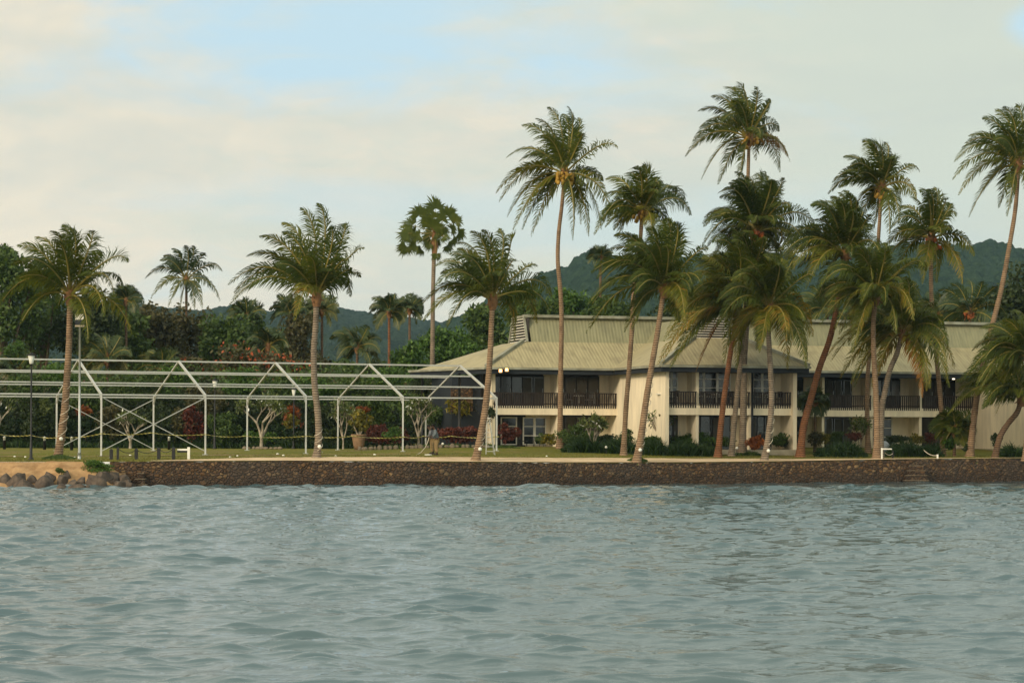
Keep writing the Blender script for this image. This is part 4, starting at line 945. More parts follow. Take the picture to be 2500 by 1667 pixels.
# soffits
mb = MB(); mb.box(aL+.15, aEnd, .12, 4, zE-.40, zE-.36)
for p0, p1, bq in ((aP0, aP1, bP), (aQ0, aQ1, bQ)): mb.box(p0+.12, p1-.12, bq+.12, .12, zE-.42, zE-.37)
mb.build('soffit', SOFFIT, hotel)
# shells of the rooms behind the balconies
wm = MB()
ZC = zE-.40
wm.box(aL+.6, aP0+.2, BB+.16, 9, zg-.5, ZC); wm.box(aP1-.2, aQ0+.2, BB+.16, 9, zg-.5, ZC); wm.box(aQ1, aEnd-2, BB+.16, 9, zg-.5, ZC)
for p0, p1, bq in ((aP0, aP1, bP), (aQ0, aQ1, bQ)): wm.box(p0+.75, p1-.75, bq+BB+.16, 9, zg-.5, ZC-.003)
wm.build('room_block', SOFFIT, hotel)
class WallSet:
    def box(s, *a):
        mb = MB(); mb.box(*a); mb.build('wall', CREAM, hotel)
    def build(s, *a): pass
hotelwall = WallSet()
def side_wall(a, b0, b1, th=.22, top=ZC): hotelwall.box(a, a+th, b0, b1, zg-.6, top)
for p0, p1, bq in ((aP0, aP1, bP), (aQ0, aQ1, bQ)):
    side_wall(p0+.55, bq+.75, BB+.1, .25); side_wall(p1-.80, bq+.75, BB+.1, .25)
rails = []
def railing(a0, a1, b):
    mb = MB(); n = max(2, int((a1-a0)/.155))
    mb.box(a0, a1, b-.03, b+.05, zrl-.07, zrl); mb.box(a0, a1, b-.02, b+.04, zst+.10, zst+.17)
    for k in range(n):
        x = a0 + (k+.5)*(a1-a0)/n; mb.box(x-.045, x+.045, b-.055, b-.022, zst-.16, zrl-.02)
    mb.build('balcony_railing', DWOOD, hotel)
def window(a0, a1, z0, z1, b, cols, rows, door=False):
    fr = MB(); gl = MB(); t_ = .055
    fr.box(a0, a1, b-.07, b, z1-t_*1.3, z1); fr.box(a0, a1, b-.07, b, z0, z0+t_*1.3)
    for c in range(cols+1):
        x = a0+(a1-a0)*c/cols; w_ = .085 if c in (0, cols) or cols > 1 else .05
        fr.box(max(a0, x-w_), min(a1, x+w_), b-.068, b+.001, z0+t_*1.3, z1-t_*1.3)
    for r_ in range(1, rows):
        z = z0+(z1-z0)*r_/rows; fr.box(a0+.09, a1-.09, b-.064, b-.004, z-.028, z+.028)
    o = fr.build('window', WHITE, hotel); gl.box(a0+.05, a1-.05, b-.03, b-.02, z0+.05, z1-.05); gl.build('pane', GLASSD, o)
CURT = simple('curtain_cloth', (.10, .095, .08), .9, .3, 2); CRNG = random.Random(12)
def glassdoor(a0, a1, z0, z1, b, n):
    fr = MB(); gl = MB()
    for c in range(n+1):
        x = a0+(a1-a0)*c/n; fr.box(max(a0, x-.04), min(a1, x+.04), b-.06, b, z0, z1)
    fr.box(a0, a1, b-.062, b+.001, z1-.08, z1)
    for c in range(n): fr.box(a0+(a1-a0)*(c+.5)/n+.28, a0+(a1-a0)*(c+.5)/n+.31, b-.09, b-.06, z0+.95, z0+1.2, 1)
    for c in range(n):
        if CRNG.random() < .42:
            x0 = a0+(a1-a0)*(c+CRNG.uniform(.06, .3))/n; cu = MB(); k = 0; x = x0
            while x < a0+(a1-a0)*(c+.93)/n - .09: cu.box(x, x+.085, b-.034-.008*(k % 2), b-.0305, z0+.05, z1-.12); x += .085; k += 1
            if k: cu.build('curtain', CURT, hotel)
    o = fr.build('glass_door', [BLACK, GALV], hotel); gl.box(a0+.02, a1-.02, b-.03, b-.02, z0+.02, z1-.02); gl.build('pane', GLASSD, o)
def bay(bf, pxl, pxr, up, lo, wing=None, endwall=True, curtain=None):
    """one balcony bay between picture columns measured on its front plane bf"""
    bb = bf + (BB-BF); a0 = Ax(pxl, bf); a1 = Ax(pxr, bf)
    return a0, a1, bb
def balcony(a0, a1, bf):
    mb = MB(); mb.box(a0, a1, bf, bf+.14, zsb, zst); mb.box(a0+.002, a1-.002, bf+.142, bf+(BB-BF)+.1, zsb+.05, zst-.02); mb.build('balcony_slab', CREAM, hotel)
def party(a, bf, th=.2, lower=True): hotelwall.box(a-th, a, bf+.142, bf+(BB-BF)+.14, zst, ZC-.002); hotelwall.box(a-th+.002, a-.002, bf+.142, bf+(BB-BF)+.14, zg-.5, zsb+.05)
def backwall(a0, a1, bb, z0, z1): hotelwall.box(a0, a1, bb, bb+.15, z0, z1)
# left recessed part
bf, bb = BF, BB
aS0, aS1 = .75, aP0+.55
balcony(aS0, aS1, bf)
aa = [aS0, Ax(1368, bf), aS1]
party(aa[1], bf); party(aa[0]+.2, bf)
railing(aS0+.02, aa[1]-.0, bf+.03); railing(aa[1]+.03, aS1-.02, bf+.03)
glassdoor(aS0+.25, aa[1]-.65, zst, ZC-.1, bb, 5); glassdoor(aa[1]+.02, aS1-.7, zst, ZC-.1, bb, 4)
backwall(aa[1]-.64, aa[1]-.2, bb, zst, ZC); backwall(aS1-.69, aS1, bb, zst, ZC)
g0 = zg-.1
backwall(aa[1]-1.9, aa[1]-.2, bb-.02, zg-.4, zsb); window(Ax(1276, bb), Ax(1333, bb), zg+.15, zsb-.15, bb-.03, 2, 3)
window(Ax(1222, bb), Ax(1262, bb), zg+.15, zsb-.15, bb-.03, 1, 3); glassdoor(aa[1]+.02, aS1-.7, zg-.05, zsb-.02, bb, 4); backwall(aS1-.69, aS1, bb, zg-.4, zsb)
# projecting blocks
def projecting(p0, p1, bq, marks, wins):
    bf = bq+BF; bb = bq+BB; s0, s1 = p0+.80, p1-.80
    cuts = [s0] + marks + [s1]; balcony(s0, s1, bf)
    for i in range(len(cuts)-1):
        l, r = cuts[i], cuts[i+1]
        if i: party(l, bf)
        railing(l+.02, r-(.2 if i < len(cuts)-2 else .02), bf+.03)
        rr = r-.2 if i < len(cuts)-2 else r
        w1 = rr-.62; backwall(l, rr, bb, zst+2.32, ZC)
        backwall(w1, rr, bb+.001, zst, zst+2.32); window(l+.02, w1, zst+.04, zst+2.30, bb+.04, 3, 4)
        backwall(w1, rr, bb+.001, zg-.4, zsb); glassdoor(l+.02, w1, zg-.05, zsb-.02, bb+.04, 4)
mk = [Ax(1708, bP+BF), Ax(1838, bP+BF)]
projecting(aP0, aP1, bP, mk, None)
wq = (aQ1-aQ0); projecting(aQ0, aQ1, bQ, [aQ0 + (mk[0]-aP0), aQ0+(mk[1]-aP0)], None)
# right recessed part
bf, bb = BF, BB; s0, s1 = aP1-.80, aQ0+.55
balcony(s0, s1, bf); cuts = [s0, Ax(2015, bf), Ax(2134, bf), Ax(2253, bf), s1]
for i in range(4):
    l, r = cuts[i], cuts[i+1]
    if i: party(l, bf)
    rr = r-.2 if i < 3 else r
    railing(l+.02, rr, bf+.03)
    if rr-l > 1.6:
        glassdoor(l+.02, rr-.7, zst, ZC-.1, bb, 4); backwall(rr-.69, rr, bb, zst, ZC)
        if i == 2: window(l+.3, rr-1.3, zg+.1, zsb-.12, bb-.03, 2, 3); backwall(rr-1.3, rr, bb, zg-.4, zsb); backwall(l, l+.3, bb, zg-.4, zsb)
        else: glassdoor(l+.02, rr-.7, zg-.05, zsb-.02, bb, 4); backwall(rr-.69, rr, bb, zg-.4, zsb)
hotelwall.build('wall', CREAM, hotel)
# the left end: dark timber walls below the spreading hip, with a stone faced chimney panel
mb = MB(); mb.box(-1.6, .55, 3.2, 9.5, zg-.5, ZC-.1); mb.build('end_wall', FASCIA, hotel)
mb = MB(); mb.box(-1.7, -.2, 3.0, 3.18, 4.3, 5.9); mb.build('stone_panel', RUBBLE, hotel)
mb = MB(); mb.tube([(-1.6, .95, zg-.3), (-1.6, .95, zE-.4)], .09, 8); mb.tube([(-3.0, 6.2, zg-.3), (-3.0, 6.2, zE-.4)], .09, 8); mb.tube([(-.1, .75, zg-.3), (-.1, .75, zE-.4)], .09, 8); mb.build('post', BLACK, hotel)
for px in (1841,):
    a = Ax(px, bP+.7); mb = MB(); mb.tube([(a, bP+BF-.08, zg-.2), (a, bP+BF-.08, zE-.4)], .075, 8); mb.build('downpipe', FASCIA, hotel)
a = Ax(2137, BF-.1); mb = MB(); mb.tube([(a, BF-.08, zg-.2), (a, BF-.08, zsb+.35)], .07, 8); mb.build('downpipe', FASCIA, hotel)
# lamps under the eaves
def emit(name, c, s_):
    m, t, b = newmat(name); b.inputs['Emission Color'].default_value = (*c, 1); b.inputs['Emission Strength'].default_value = s_; b.inputs['Base Color'].default_value = (*c, 1); return m
EM_W = emit('warm_lamp_glass', (1, .50, .16), 5); EM_C = emit('cool_lamp_glass', (1, .85, .6), 4)
for px, py, b, mt_, w in ((1222, 905, -.35, EM_W, .10), (1237, 902.5, -.35, EM_W, .10), (2328, 923, .35, EM_C, .09)):
    a, z = BP(px, py, b); mb = MB(); mb.box(a-w-.04, a+w+.04, b+.02, b+.16, z-w-.03, z+w+.02); mb.tube([(a, b+.1, z+w), (a, b+.1, zE-.3)], .03, 6)
    o = mb.build('flood_lamp', BLACK, hotel); o['label'] = 'lit floodlight under the eave'
    mb = MB(); mb.box(a-w, a+w, b-.012, b+.018, z-w, z+w); mb.build('lamp_glass', mt_, o)
# paved terrace under the hotel, a plinth of its own
mb = MB(); mb.box(.4, aEnd-2, .5, 9, 1.2, zg-.02); 
for p0, p1, bq in ((aP0, aP1, bP), (aQ0, aQ1, bQ)): mb.box(p0+.5, p1-.5, bq+.5, .498, 1.2, zg-.022)
mb.build('terrace', CONC, hotel)

# ------------------------------------------------------------------ white marquee frame
def marquee():
    O = Praw(247, 1108, 131.0); z0 = 1.62; root = empty('marquee_frame', (O.x, O.y, z0))
    tag(root, 'long bare white metal marquee frame standing on the lawn', 'marquee frame')
    u_ = Vector((5.73, 2.40, 0)); w_ = Vector((-4.85, 11.15, 0)); H = 3.43; A = 5.60
    near = [u_*i for i in range(-4, 5)]; far = [p+w_ for p in near]; mid = [p+w_*.5 for p in near]
    d = u_.normalized(); nn = w_.normalized()
    def beam(name, p, q, r=.06, lab=None, m_=METAL, rr=None):
        mb = MB(); mb.tube([p, q], rr or r, 4, sm=False); o = mb.build(name, m_, root); return o
    def up(p, h): return Vector((p.x, p.y, h))
    for i, (a, b, c) in enumerate(zip(near, far, mid)):
        if i in (0,): pass
        for q in (a, b):
            gzv = float(gz(q.x+O.x, q.y+O.y)) - z0; beam('post', up(q, gzv-.05), up(q, H+.05), .072)
            mb = MB(); mb.box(q.x-.16, q.x+.16, q.y-.16, q.y+.16, gzv-.04, gzv+.03); mb.build('base_plate', GALV, root)
            k = nn if q is a else -nn
            beam('knee_brace', up(q, H-.42), up(q, H)+k*.55+Vector((0, 0, (A-H)*.55/6.08)), .06)
        beam('rafter', up(a, H), up(c, A), .08); beam('rafter', up(b, H), up(c, A), .062)
    for i in range(len(near)-1):
        a, a2, b, b2, c, c2 = near[i], near[i+1], far[i], far[i+1], mid[i], mid[i+1]
        beam('eave_beam', up(a, H)+d*.06, up(a2, H)-d*.06, .062); beam('eave_beam', up(b, H)+d*.06, up(b2, H)-d*.06, .055); beam('ridge_beam', up(c, A)+d*.06, up(c2, A)-d*.06, .065)
        for f_ in (1/3, 2/3):
            p = a+(c-a)*f_; p2 = a2+(c-a)*f_; beam('purlin', up(p, H+(A-H)*f_)+d*.06, up(p2, H+(A-H)*f_)-d*.06, .058)
            p = b+(c-b)*f_; p2 = b2+(c-b)*f_; beam('purlin', up(p, H+(A-H)*f_)+d*.06, up(p2, H+(A-H)*f_)-d*.06, .052)
        if i == 4:
            for (s0, s1) in ((a, a2), (b, b2)):
                beam('cross_brace', up(s0, H-.12)+nn*.1, up(s1, .15)+nn*.1, .03); beam('cross_brace', up(s0, .15)-nn*.03, up(s1, H-.12)-nn*.03, .03)
marquee()

# barrier tape strung on the near posts
def tapemat():
    m, t, b = newmat('barrier_tape'); uv = t.nodes.new('ShaderNodeUVMap'); w = t.nodes.new('ShaderNodeTexWave'); w.bands_direction = 'DIAGONAL'; w.inputs['Scale'].default_value = 1.3
    t.links.new(uv.outputs[0], w.inputs[0]); t.links.new(ramp(w.outputs['Fac'], [(.50, (.46, .40, .10)), (.56, (.08, .065, .02))], t), b.inputs['Base Color']); b.inputs['Roughness'].default_value = .4; return m
def tape(pts, label, h=.055):
    vs = []; uvs = []; n = 0; L = 0; rg = random.Random(4); mb = MB(); uv = []
    path = []
    for i in range(len(pts)-1):
        a, b = Vector(pts[i]), Vector(pts[i+1])
        for k in range(14): t_ = k/14; path.append(a.lerp(b, t_) - Vector((0, 0, .10*4*t_*(1-t_))))
    path.append(Vector(pts[-1])); org = path[0]; me = bpy.data.meshes.new('barrier_tape'); us = []
    for i, p in enumerate(path):
        tw = .9*math.sin(i*.45)+.4; L += (p-path[i-1]).length if i else 0
        o_ = Vector((0, math.sin(tw)*h/2, math.cos(tw)*h/2)); vs += [tuple(p-org-o_), tuple(p-org+o_)]; us.append(L)
    fs = [(2*i, 2*i+2, 2*i+3, 2*i+1) for i in range(len(path)-1)]; me.from_pydata(vs, [], fs); l = me.uv_layers.new(name='UVMap')
    for j, f in enumerate(fs):
        for q, vi in enumerate(f): l.data[4*j+q].uv = (us[vi//2]*2, (vi % 2)*.3)
    o = link('barrier_tape', me, TAPE); o.location = org
    md = o.modifiers.new('thickness', 'SOLIDIFY'); md.thickness = .004; tag(o, label, 'barrier tape')
TAPE = tapemat()
tape([Praw(-260, 1060, 131.4)] + [Praw(a, b, y) for a, b, y in ((-10, 1058, 130.9), (75, 1062, 130.9), (150, 1067, 130.9), (247, 1058, 130.85), (368, 1056, 132), (501, 1060, 133.2), (598, 1064, 134.5), (749, 1064, 135.6), (862, 1064, 136.8), (988, 1066, 138.1), (1034, 1064, 139), (1100, 1064, 139.6), (1219, 1065, 140.4))], 'yellow barrier tape strung low along the white frame')

# ------------------------------------------------------------------ shrubs and beds
def bush(label, px, ytop, ybot, wpx, Y, mats_, seed, n=900, size=.16, asp=.45, k=9, name='shrub', cat='shrub', flower=0, deep=.8, group=None, rnd=.36, tintlo=.15):
    g = G(px, Y); s_ = Y/F; zt = P(px, ytop, Y).z - g.z; zb = max(0, P(px, ybot, Y).z - g.z)
    if zt < .4: g.z = P(px, ybot, Y).z; zt = P(px, ytop, Y).z - g.z; zb = 0
    w = wpx*s_*1.18; rg = random.Random(seed); h = zt-zb
    me = crown_mesh(name, [(b[0], b[1], max(b[2], .05), b[3], b[4], b[5]) for b in lumpy(w, w*deep, h, zb, k, rg, rnd)], int(n*1.3), size, seed, asp=asp, flower=flower, tintlo=tintlo)
    o = link(name, me, mats_); o.location = g; return tag(o, label, cat, group)
def bed(label, px0, px1, Y0, Y1, h, mat_, seed, n=2500, leaf=.5, cat='plant bed', name='plant_bed', up=1.0, flowers=0, w=.06):
    """strap leaved ground cover nobody could count"""
    dY = YS((px0+px1)/2, (Y0+Y1)/2) - (Y0+Y1)/2; Y0 += dY; Y1 += dY
    rng = np.random.RandomState(seed); Y = rng.uniform(Y0, Y1, n); px = rng.uniform(px0, px1, n); e = np.clip(np.minimum((px-px0), (px1-px))/25., .25, 1)
    X = (px-PX0)/F*Y; base = np.stack([X, Y, gz(X, Y)-.02], -1); ln = (h*e*rng.uniform(.6, 1.15, n)*(.8+.2*np.sin(X*3)))[:, None]
    d = nrm(np.stack([rng.normal(-.12, .42, n), rng.normal(0, .42, n), np.full(n, up)], -1)); side = nrm(np.cross(d, rng.normal(size=(n, 3))))*w/2
    mid = base + d*ln*.62; tip = mid + nrm(d + np.stack([rng.normal(-.3, .5, n), rng.normal(0, .5, n), np.full(n, -.55)], -1))*ln*.5
    v = np.stack([base-side, base+side, mid+side, mid-side, tip], 1).reshape(-1, 3); b = 5*np.arange(n)[:, None]
    me = npmesh(name, v, [b+np.array([[0, 1, 2, 3]]), b+np.array([[3, 2, 4]])], np.repeat(np.clip(rng.normal(.4, .22, n), 0, 1), 5))
    o = link(name, me, mat_); tag(o, label, cat, kind='stuff'); return o
bush('dark red hedge of croton left of the two standing people', 955, 1038, 1092, 120, 149, L_RED, 101, 1500, .2, group='garden shrubs')
bush('long dark red hedge between the people and the stepladder', 1120, 1036, 1090, 130, 148, L_RED, 102, 1900, .2, group='garden shrubs')
bush('dark red hedge just right of the last frame post', 1240, 1030, 1090, 62, 147, L_RED, 103, 900, .18, group='garden shrubs')
bush('red brown shrub beside the planted pot', 925, 1030, 1088, 70, 151, L_RED, 104, 900, .2, group='garden shrubs')
bush('green shrub amid the red hedge right of the clay pot', 962, 1040, 1080, 46, 146.5, L_BRIGHT, 105, 700, .16, group='garden shrubs')
bush('bright green and yellow bush at the foot of the tall slender palm', 1342, 1054, 1092, 52, 147.5, L_YELLOW, 106, 800, .15, group='garden shrubs')
bush('round green bush left of the tall slender palm foot', 1322, 1054, 1094, 36, 148, L_GREEN, 107, 500, .15, group='garden shrubs')
bush('large green bush right of the tall slender palm', 1402, 1030, 1094, 84, 144, L_GREEN, 108, 1700, .16, group='garden shrubs')
bush('loose green bush under the left white end wall', 1530, 1044, 1100, 50, 141, L_GREEN, 109, 800, .16, group='garden shrubs')
bush('small orange yellow shrub by the recessed doors', 1482, 1056, 1086, 18, 146, L_YELLOW, 110, 250, .14, group='garden shrubs')
bush('trimmed green hedge in front of the middle ground floor', 1700, 1054, 1094, 108, 142.5, L_BRIGHT, 111, 2200, .13, k=14, rnd=.5, group='garden shrubs', deep=.3)
bush('green shrub between the row of trunks and the white column', 1824, 1056, 1094, 26, 143, L_BRIGHT, 112, 400, .14, group='garden shrubs')
bush('spiky orange red shrub beside the pale curved trunk', 1846, 1058, 1104, 46, 138, L_ORANGE, 113, 600, .3, .18, group='garden shrubs')
bush('green shrub under the third middle balcony', 1905, 1050, 1096, 56, 141, L_GREEN, 114, 1000, .15, group='garden shrubs')
bush('long low hedge below the left end of the middle block', 1590, 1062, 1098, 70, 142, L_GREEN, 140, 1400, .14, k=12, rnd=.5, group='garden shrubs', deep=.3)
bush('low dark hedge just right of the pale curved trunk', 1930, 1064, 1098, 70, 142.5, L_DARK, 141, 1200, .14, k=12, rnd=.5, group='garden shrubs', deep=.4)
bush('low green hedge between the four trunks and their left neighbour bed', 1765, 1064, 1098, 60, 143, L_GREEN, 142, 1100, .14, k=12, rnd=.5, group='garden shrubs', deep=.4)
bush('clipped dark hedge in front of the right white framed window', 2185, 1060, 1094, 90, 145, L_DARK, 143, 1500, .14, k=12, rnd=.5, group='garden shrubs', deep=.4)
bush('round dark hedge in front of the last right recess', 2345, 1056, 1098, 60, 146, L_GREEN, 144, 1000, .15, k=12, rnd=.5, group='garden shrubs', deep=.4)
bush('hedge filling the gap before the left recessed doors', 1475, 1058, 1096, 70, 143, L_DARK, 145, 1200, .15, k=12, rnd=.5, group='garden shrubs', deep=.4)
bush('brownish shrub right of the long red leaning trunk', 1988, 1052, 1096, 50, 145, L_BROWN, 115, 700, .16, group='garden shrubs')
bush('yellow green shrub in the right flower bed', 2012, 1050, 1090, 44, 146, L_YELLOW, 116, 600, .14, group='garden shrubs')
bush('green shrub behind the right strap leaved bed', 2042, 1046, 1090, 46, 147, L_GREEN, 117, 700, .15, group='garden shrubs')
bush('rounded red shrub left of the thin right trunk', 2086, 1052, 1082, 52, 146, L_RED, 118, 700, .14, group='garden shrubs')
bush('yellow topped shrub below the right balconies', 2236, 1056, 1090, 44, 147, L_YELLOW, 119, 600, .14, group='garden shrubs')
bush('red brown shrub beside the yellow topped one on the right', 2270, 1052, 1092, 40, 147, L_RED, 120, 600, .15, group='garden shrubs')
bush('broad leaved light green plant at the foot of the short right palm', 2316, 1066, 1102, 40, 141, L_BRIGHT, 121, 300, .34, group='garden shrubs')
bush('dark tiered shrub in front of the right white end wall', 2432, 1054, 1100, 34, 141.5, L_DARK, 122, 600, .16, group='garden shrubs')
bush('small dark bush at the foot of the dead frond palm', 2358, 1082, 1106, 24, 140, L_DARK, 123, 300, .14, group='garden shrubs')
bush('green shrub below the white branched tree in the second frame bay', 640, 1046, 1090, 84, 160, L_BRIGHT, 124, 1100, .2, group='garden shrubs')
bush('yellow leaved ti plant behind the frame left of the second palm', 712, 1008, 1050, 40, 159, L_YELLOW, 125, 350, .34, .3, group='garden shrubs')
bush('orange brown foliage clump between frame posts left of the second palm', 720, 975, 1060, 66, 161, L_ORANGE, 126, 500, .30, .3, group='garden shrubs', tintlo=0)
bush('dark bushy shrub low behind the second foreground trunk', 735, 1050, 1092, 60, 158, L_DARK, 127, 800, .2, group='garden shrubs')
bush('rusty red foliage clump behind the left lawn right of the floodlight pole', 205, 985, 1020, 40, 160, L_ORANGE, 128, 260, .26, .3, group='garden shrubs', tintlo=0)
bush('fan of pale green leaves behind the leftmost trunk', 112, 965, 1020, 42, 160, L_FRANG, 129, 200, .5, .22, group='garden shrubs')
bush('orange ti plants in the thicket under the third frame peak', 878, 990, 1030, 60, 158, L_ORANGE, 130, 400, .3, .25, group='garden shrubs', tintlo=0)
bush('yellow spiky shrub under the roof end above the red hedge', 1125, 968, 1020, 90, 153, L_YELLOW, 131, 700, .5, .16, group='garden shrubs')
bush('dark spiky shrub beside the balcony corner', 1196, 990, 1035, 40, 150, L_DARK, 132, 400, .35, .16, group='garden shrubs')
bush('green shrub between the two persons and the roof end', 1060, 985, 1045, 90, 156, L_GREEN, 133, 1100, .2, group='garden shrubs')
bush('dark green shrub left of the clay pot', 815, 1040, 1092, 60, 156, L_DARK, 134, 800, .18, group='garden shrubs')
bush('autumn brown shrub in the first full frame bay', 440, 990, 1080, 70, 160, L_BROWN, 135, 900, .22, group='garden shrubs')
bush('bright spiky clump at the extreme left thicket', 35, 830, 900, 70, 172, L_BRIGHT, 136, 900, .4, .14, group='garden shrubs')
for k, (px, yt, yb, w, Y, mm, lab) in enumerate((
    (-20, 930, 1090, 110, 161, L_DARK, 'dark thicket shrub at the extreme left behind the lantern post'), (60, 905, 1010, 120, 163, L_GREEN, 'mid green thicket shrub behind the near lantern post'), (95, 985, 1090, 90, 160, L_DARK, 'dark shrub low behind the leftmost trunk'),
    (150, 880, 990, 110, 164, L_BRIGHT, 'light green thicket shrub behind the leftmost trunk'), (215, 925, 1030, 100, 162, L_GREEN, 'green thicket shrub behind the first frame gable'), (268, 985, 1088, 90, 160, L_BROWN, 'brown green shrub inside the left cross braces'),
    (330, 900, 1000, 120, 163, L_GREEN, 'green thicket shrub above the left cross braces'), (375, 980, 1088, 90, 160, L_DARK, 'dark shrub at the right end of the left cross braces'), (425, 885, 985, 110, 164, L_BRIGHT, 'light green thicket shrub behind the second frame gable'),
    (500, 930, 1040, 110, 162, L_BROWN, 'brownish shrub behind the far lantern post'), (545, 1000, 1090, 90, 160, L_GREEN, 'green shrub low between the second and third near posts'), (590, 890, 985, 110, 164, L_BRIGHT, 'light green shrub above the umbrella shaped frangipani'),
    (680, 905, 1010, 100, 163, L_GREEN, 'green shrub behind the third frame gable'), (770, 900, 1010, 110, 163, L_BRIGHT, 'light yellowish green shrub right behind the second foreground trunk'), (800, 975, 1088, 90, 160, L_DARK, 'dark shrub under the fourth frame gable'),
    (850, 910, 1000, 100, 163, L_GREEN, 'green shrub behind the fourth frame gable'), (905, 960, 1050, 100, 159, L_GREEN, 'green shrub above the potted plant'), (950, 895, 985, 110, 163, L_BRIGHT, 'light green shrub left of the roof end'), (1000, 955, 1040, 90, 157, L_GREEN, 'green shrub behind the twisting pale branches'),
    (1040, 900, 985, 90, 162, L_DARK, 'dark shrub beneath the roof end'), (470, 985, 1088, 60, 160, L_RED, 'dull red shrub behind the second near post'))):
    bush(lab, px, yt, yb, w, Y, mm, 500+k, 1700, .24, k=12, group='thicket shrubs behind the lawn')
bush('green creeper spilling over the left end of the sea wall', 228, 1122, 1162, 84, 122.7, L_BRIGHT, 137, 2600, .13, .3, group=None, k=14)
bush('grassy tuft on the sand bank beside a boulder', 148, 1140, 1162, 28, 121.0, L_GREEN, 138, 400, .12, .3)
for nm, px, Y, w, lab in (('grass_mound', 145, 127.7, .95, 'grass mound round the foot of the leftmost palm'), ('grass_mound', 1556, 129.9, .62, 'grass mound round the foot of the left cable wrapped palm')):
    g = G(px, Y); rng = np.random.RandomState(int(px)); n = 1600; th = rng.uniform(0, 6.28, n); r_ = w*np.sqrt(rng.rand(n)); pos = np.stack([r_*np.cos(th), r_*np.sin(th), .22*(1-(r_/w)**1.2)+.03], -1); ax = rng.normal(size=(n, 3))*.5 + [0, 0, 1]
    v, f, tn = quad_leaves(pos, ax, np.full(n, .16), .25, rng, np.clip(rng.normal(.45, .2, n), 0, 1)); mb = MB()
    b0 = len(v); ring = [(w*math.cos(t_)*.97, w*math.sin(t_)*.97, -.25) for t_ in np.linspace(0, 6.28, 13)[:-1]] + [(w*.55*math.cos(t_), w*.55*math.sin(t_), .13) for t_ in np.linspace(0, 6.28, 13)[:-1]] + [(0, 0, .2)]
    v = np.concatenate([v, np.array(ring)]); q = np.array([[b0+i, b0+(i+1) % 12, b0+12+(i+1) % 12, b0+12+i] for i in range(12)]); tr_ = np.array([[b0+12+i, b0+12+(i+1) % 12, b0+24] for i in range(12)])
    o = link(nm, npmesh(nm, v, [f, q, tr_], np.concatenate([tn, np.full(25, .45)])), L_GREEN); o.location = g; tag(o, lab, 'grass mound')
bed('dark strap leaved bed around the left cable wrapped palm', 1372, 1575, 139.5, 142.5, 1.2, L_STRAP, 201, 3600)
bed('dark strap leaved bed under the trimmed hedge', 1567, 1758, 138, 141.5, 1.15, L_STRAP, 202, 3600)
bed('dense green lily bed left of the upright pale trunk', 1990, 2118, 138, 141.5, 1.15, L_STRAP, 203, 3200)
bed('dense green bed between the right chain railing and the hotel', 2156, 2306, 139, 142, 1.15, L_STRAP, 204, 3400)
bed('green bed at the right picture edge below the low palm', 2440, 2600, 138.5, 141, 1.1, L_STRAP, 205, 2600)
bed('low green cover under the leaning right trunks', 1770, 1870, 139.5, 141.5, .35, L_GREEN, 206, 1400)
bed('dark strap leaved border at the far edge of the left lawn', -200, 900, 159.5, 161.5, .8, L_STRAP, 207, 5200)
bed('scrubby border under the red hedge', 900, 1270, 145.6, 146.8, .35, L_GREEN, 208, 1800)
# grass blades along the lawn's near edge soften its border with the path
bed('short grass growing along the path edge and the left bank', -300, 2600, 125.5, 126.6, .10, L_BRIGHT, 209, 10, name='grass')
rng = np.random.RandomState(31); n = 26000; px = rng.uniform(-100, 2550, n); d = rng.exponential(3.2, n)+.1; X = (px-PX0)/F*133; Yg = wall_y(X) + d
pe = np.where(X > -19.5, .25+pedge(X), .1); kk = (Yg > wall_y(X)+pe-.15*rng.rand(n)); X = X[kk]; Yg = Yg[kk]; n = len(X)
pos = np.stack([X, Yg, gz(X, Yg)+.03], -1); ax = rng.normal(size=(n, 3))*.5 + [-.1, 0, 1]; v, f, tn = quad_leaves(pos, ax, rng.uniform(.07, .15, n), .22, rng, np.clip(rng.normal(.55, .25, n), 0, 1))
me = npmesh('grass', v, [f], tn); o = link('grass_blades', me, leafmat('grass_blade', [(0, (.07, .08, .012)), (.6, (.14, .14, .022)), (1, (.24, .20, .05))])); tag(o, 'short olive grass blades covering the front of the lawn', 'grass', kind='stuff')

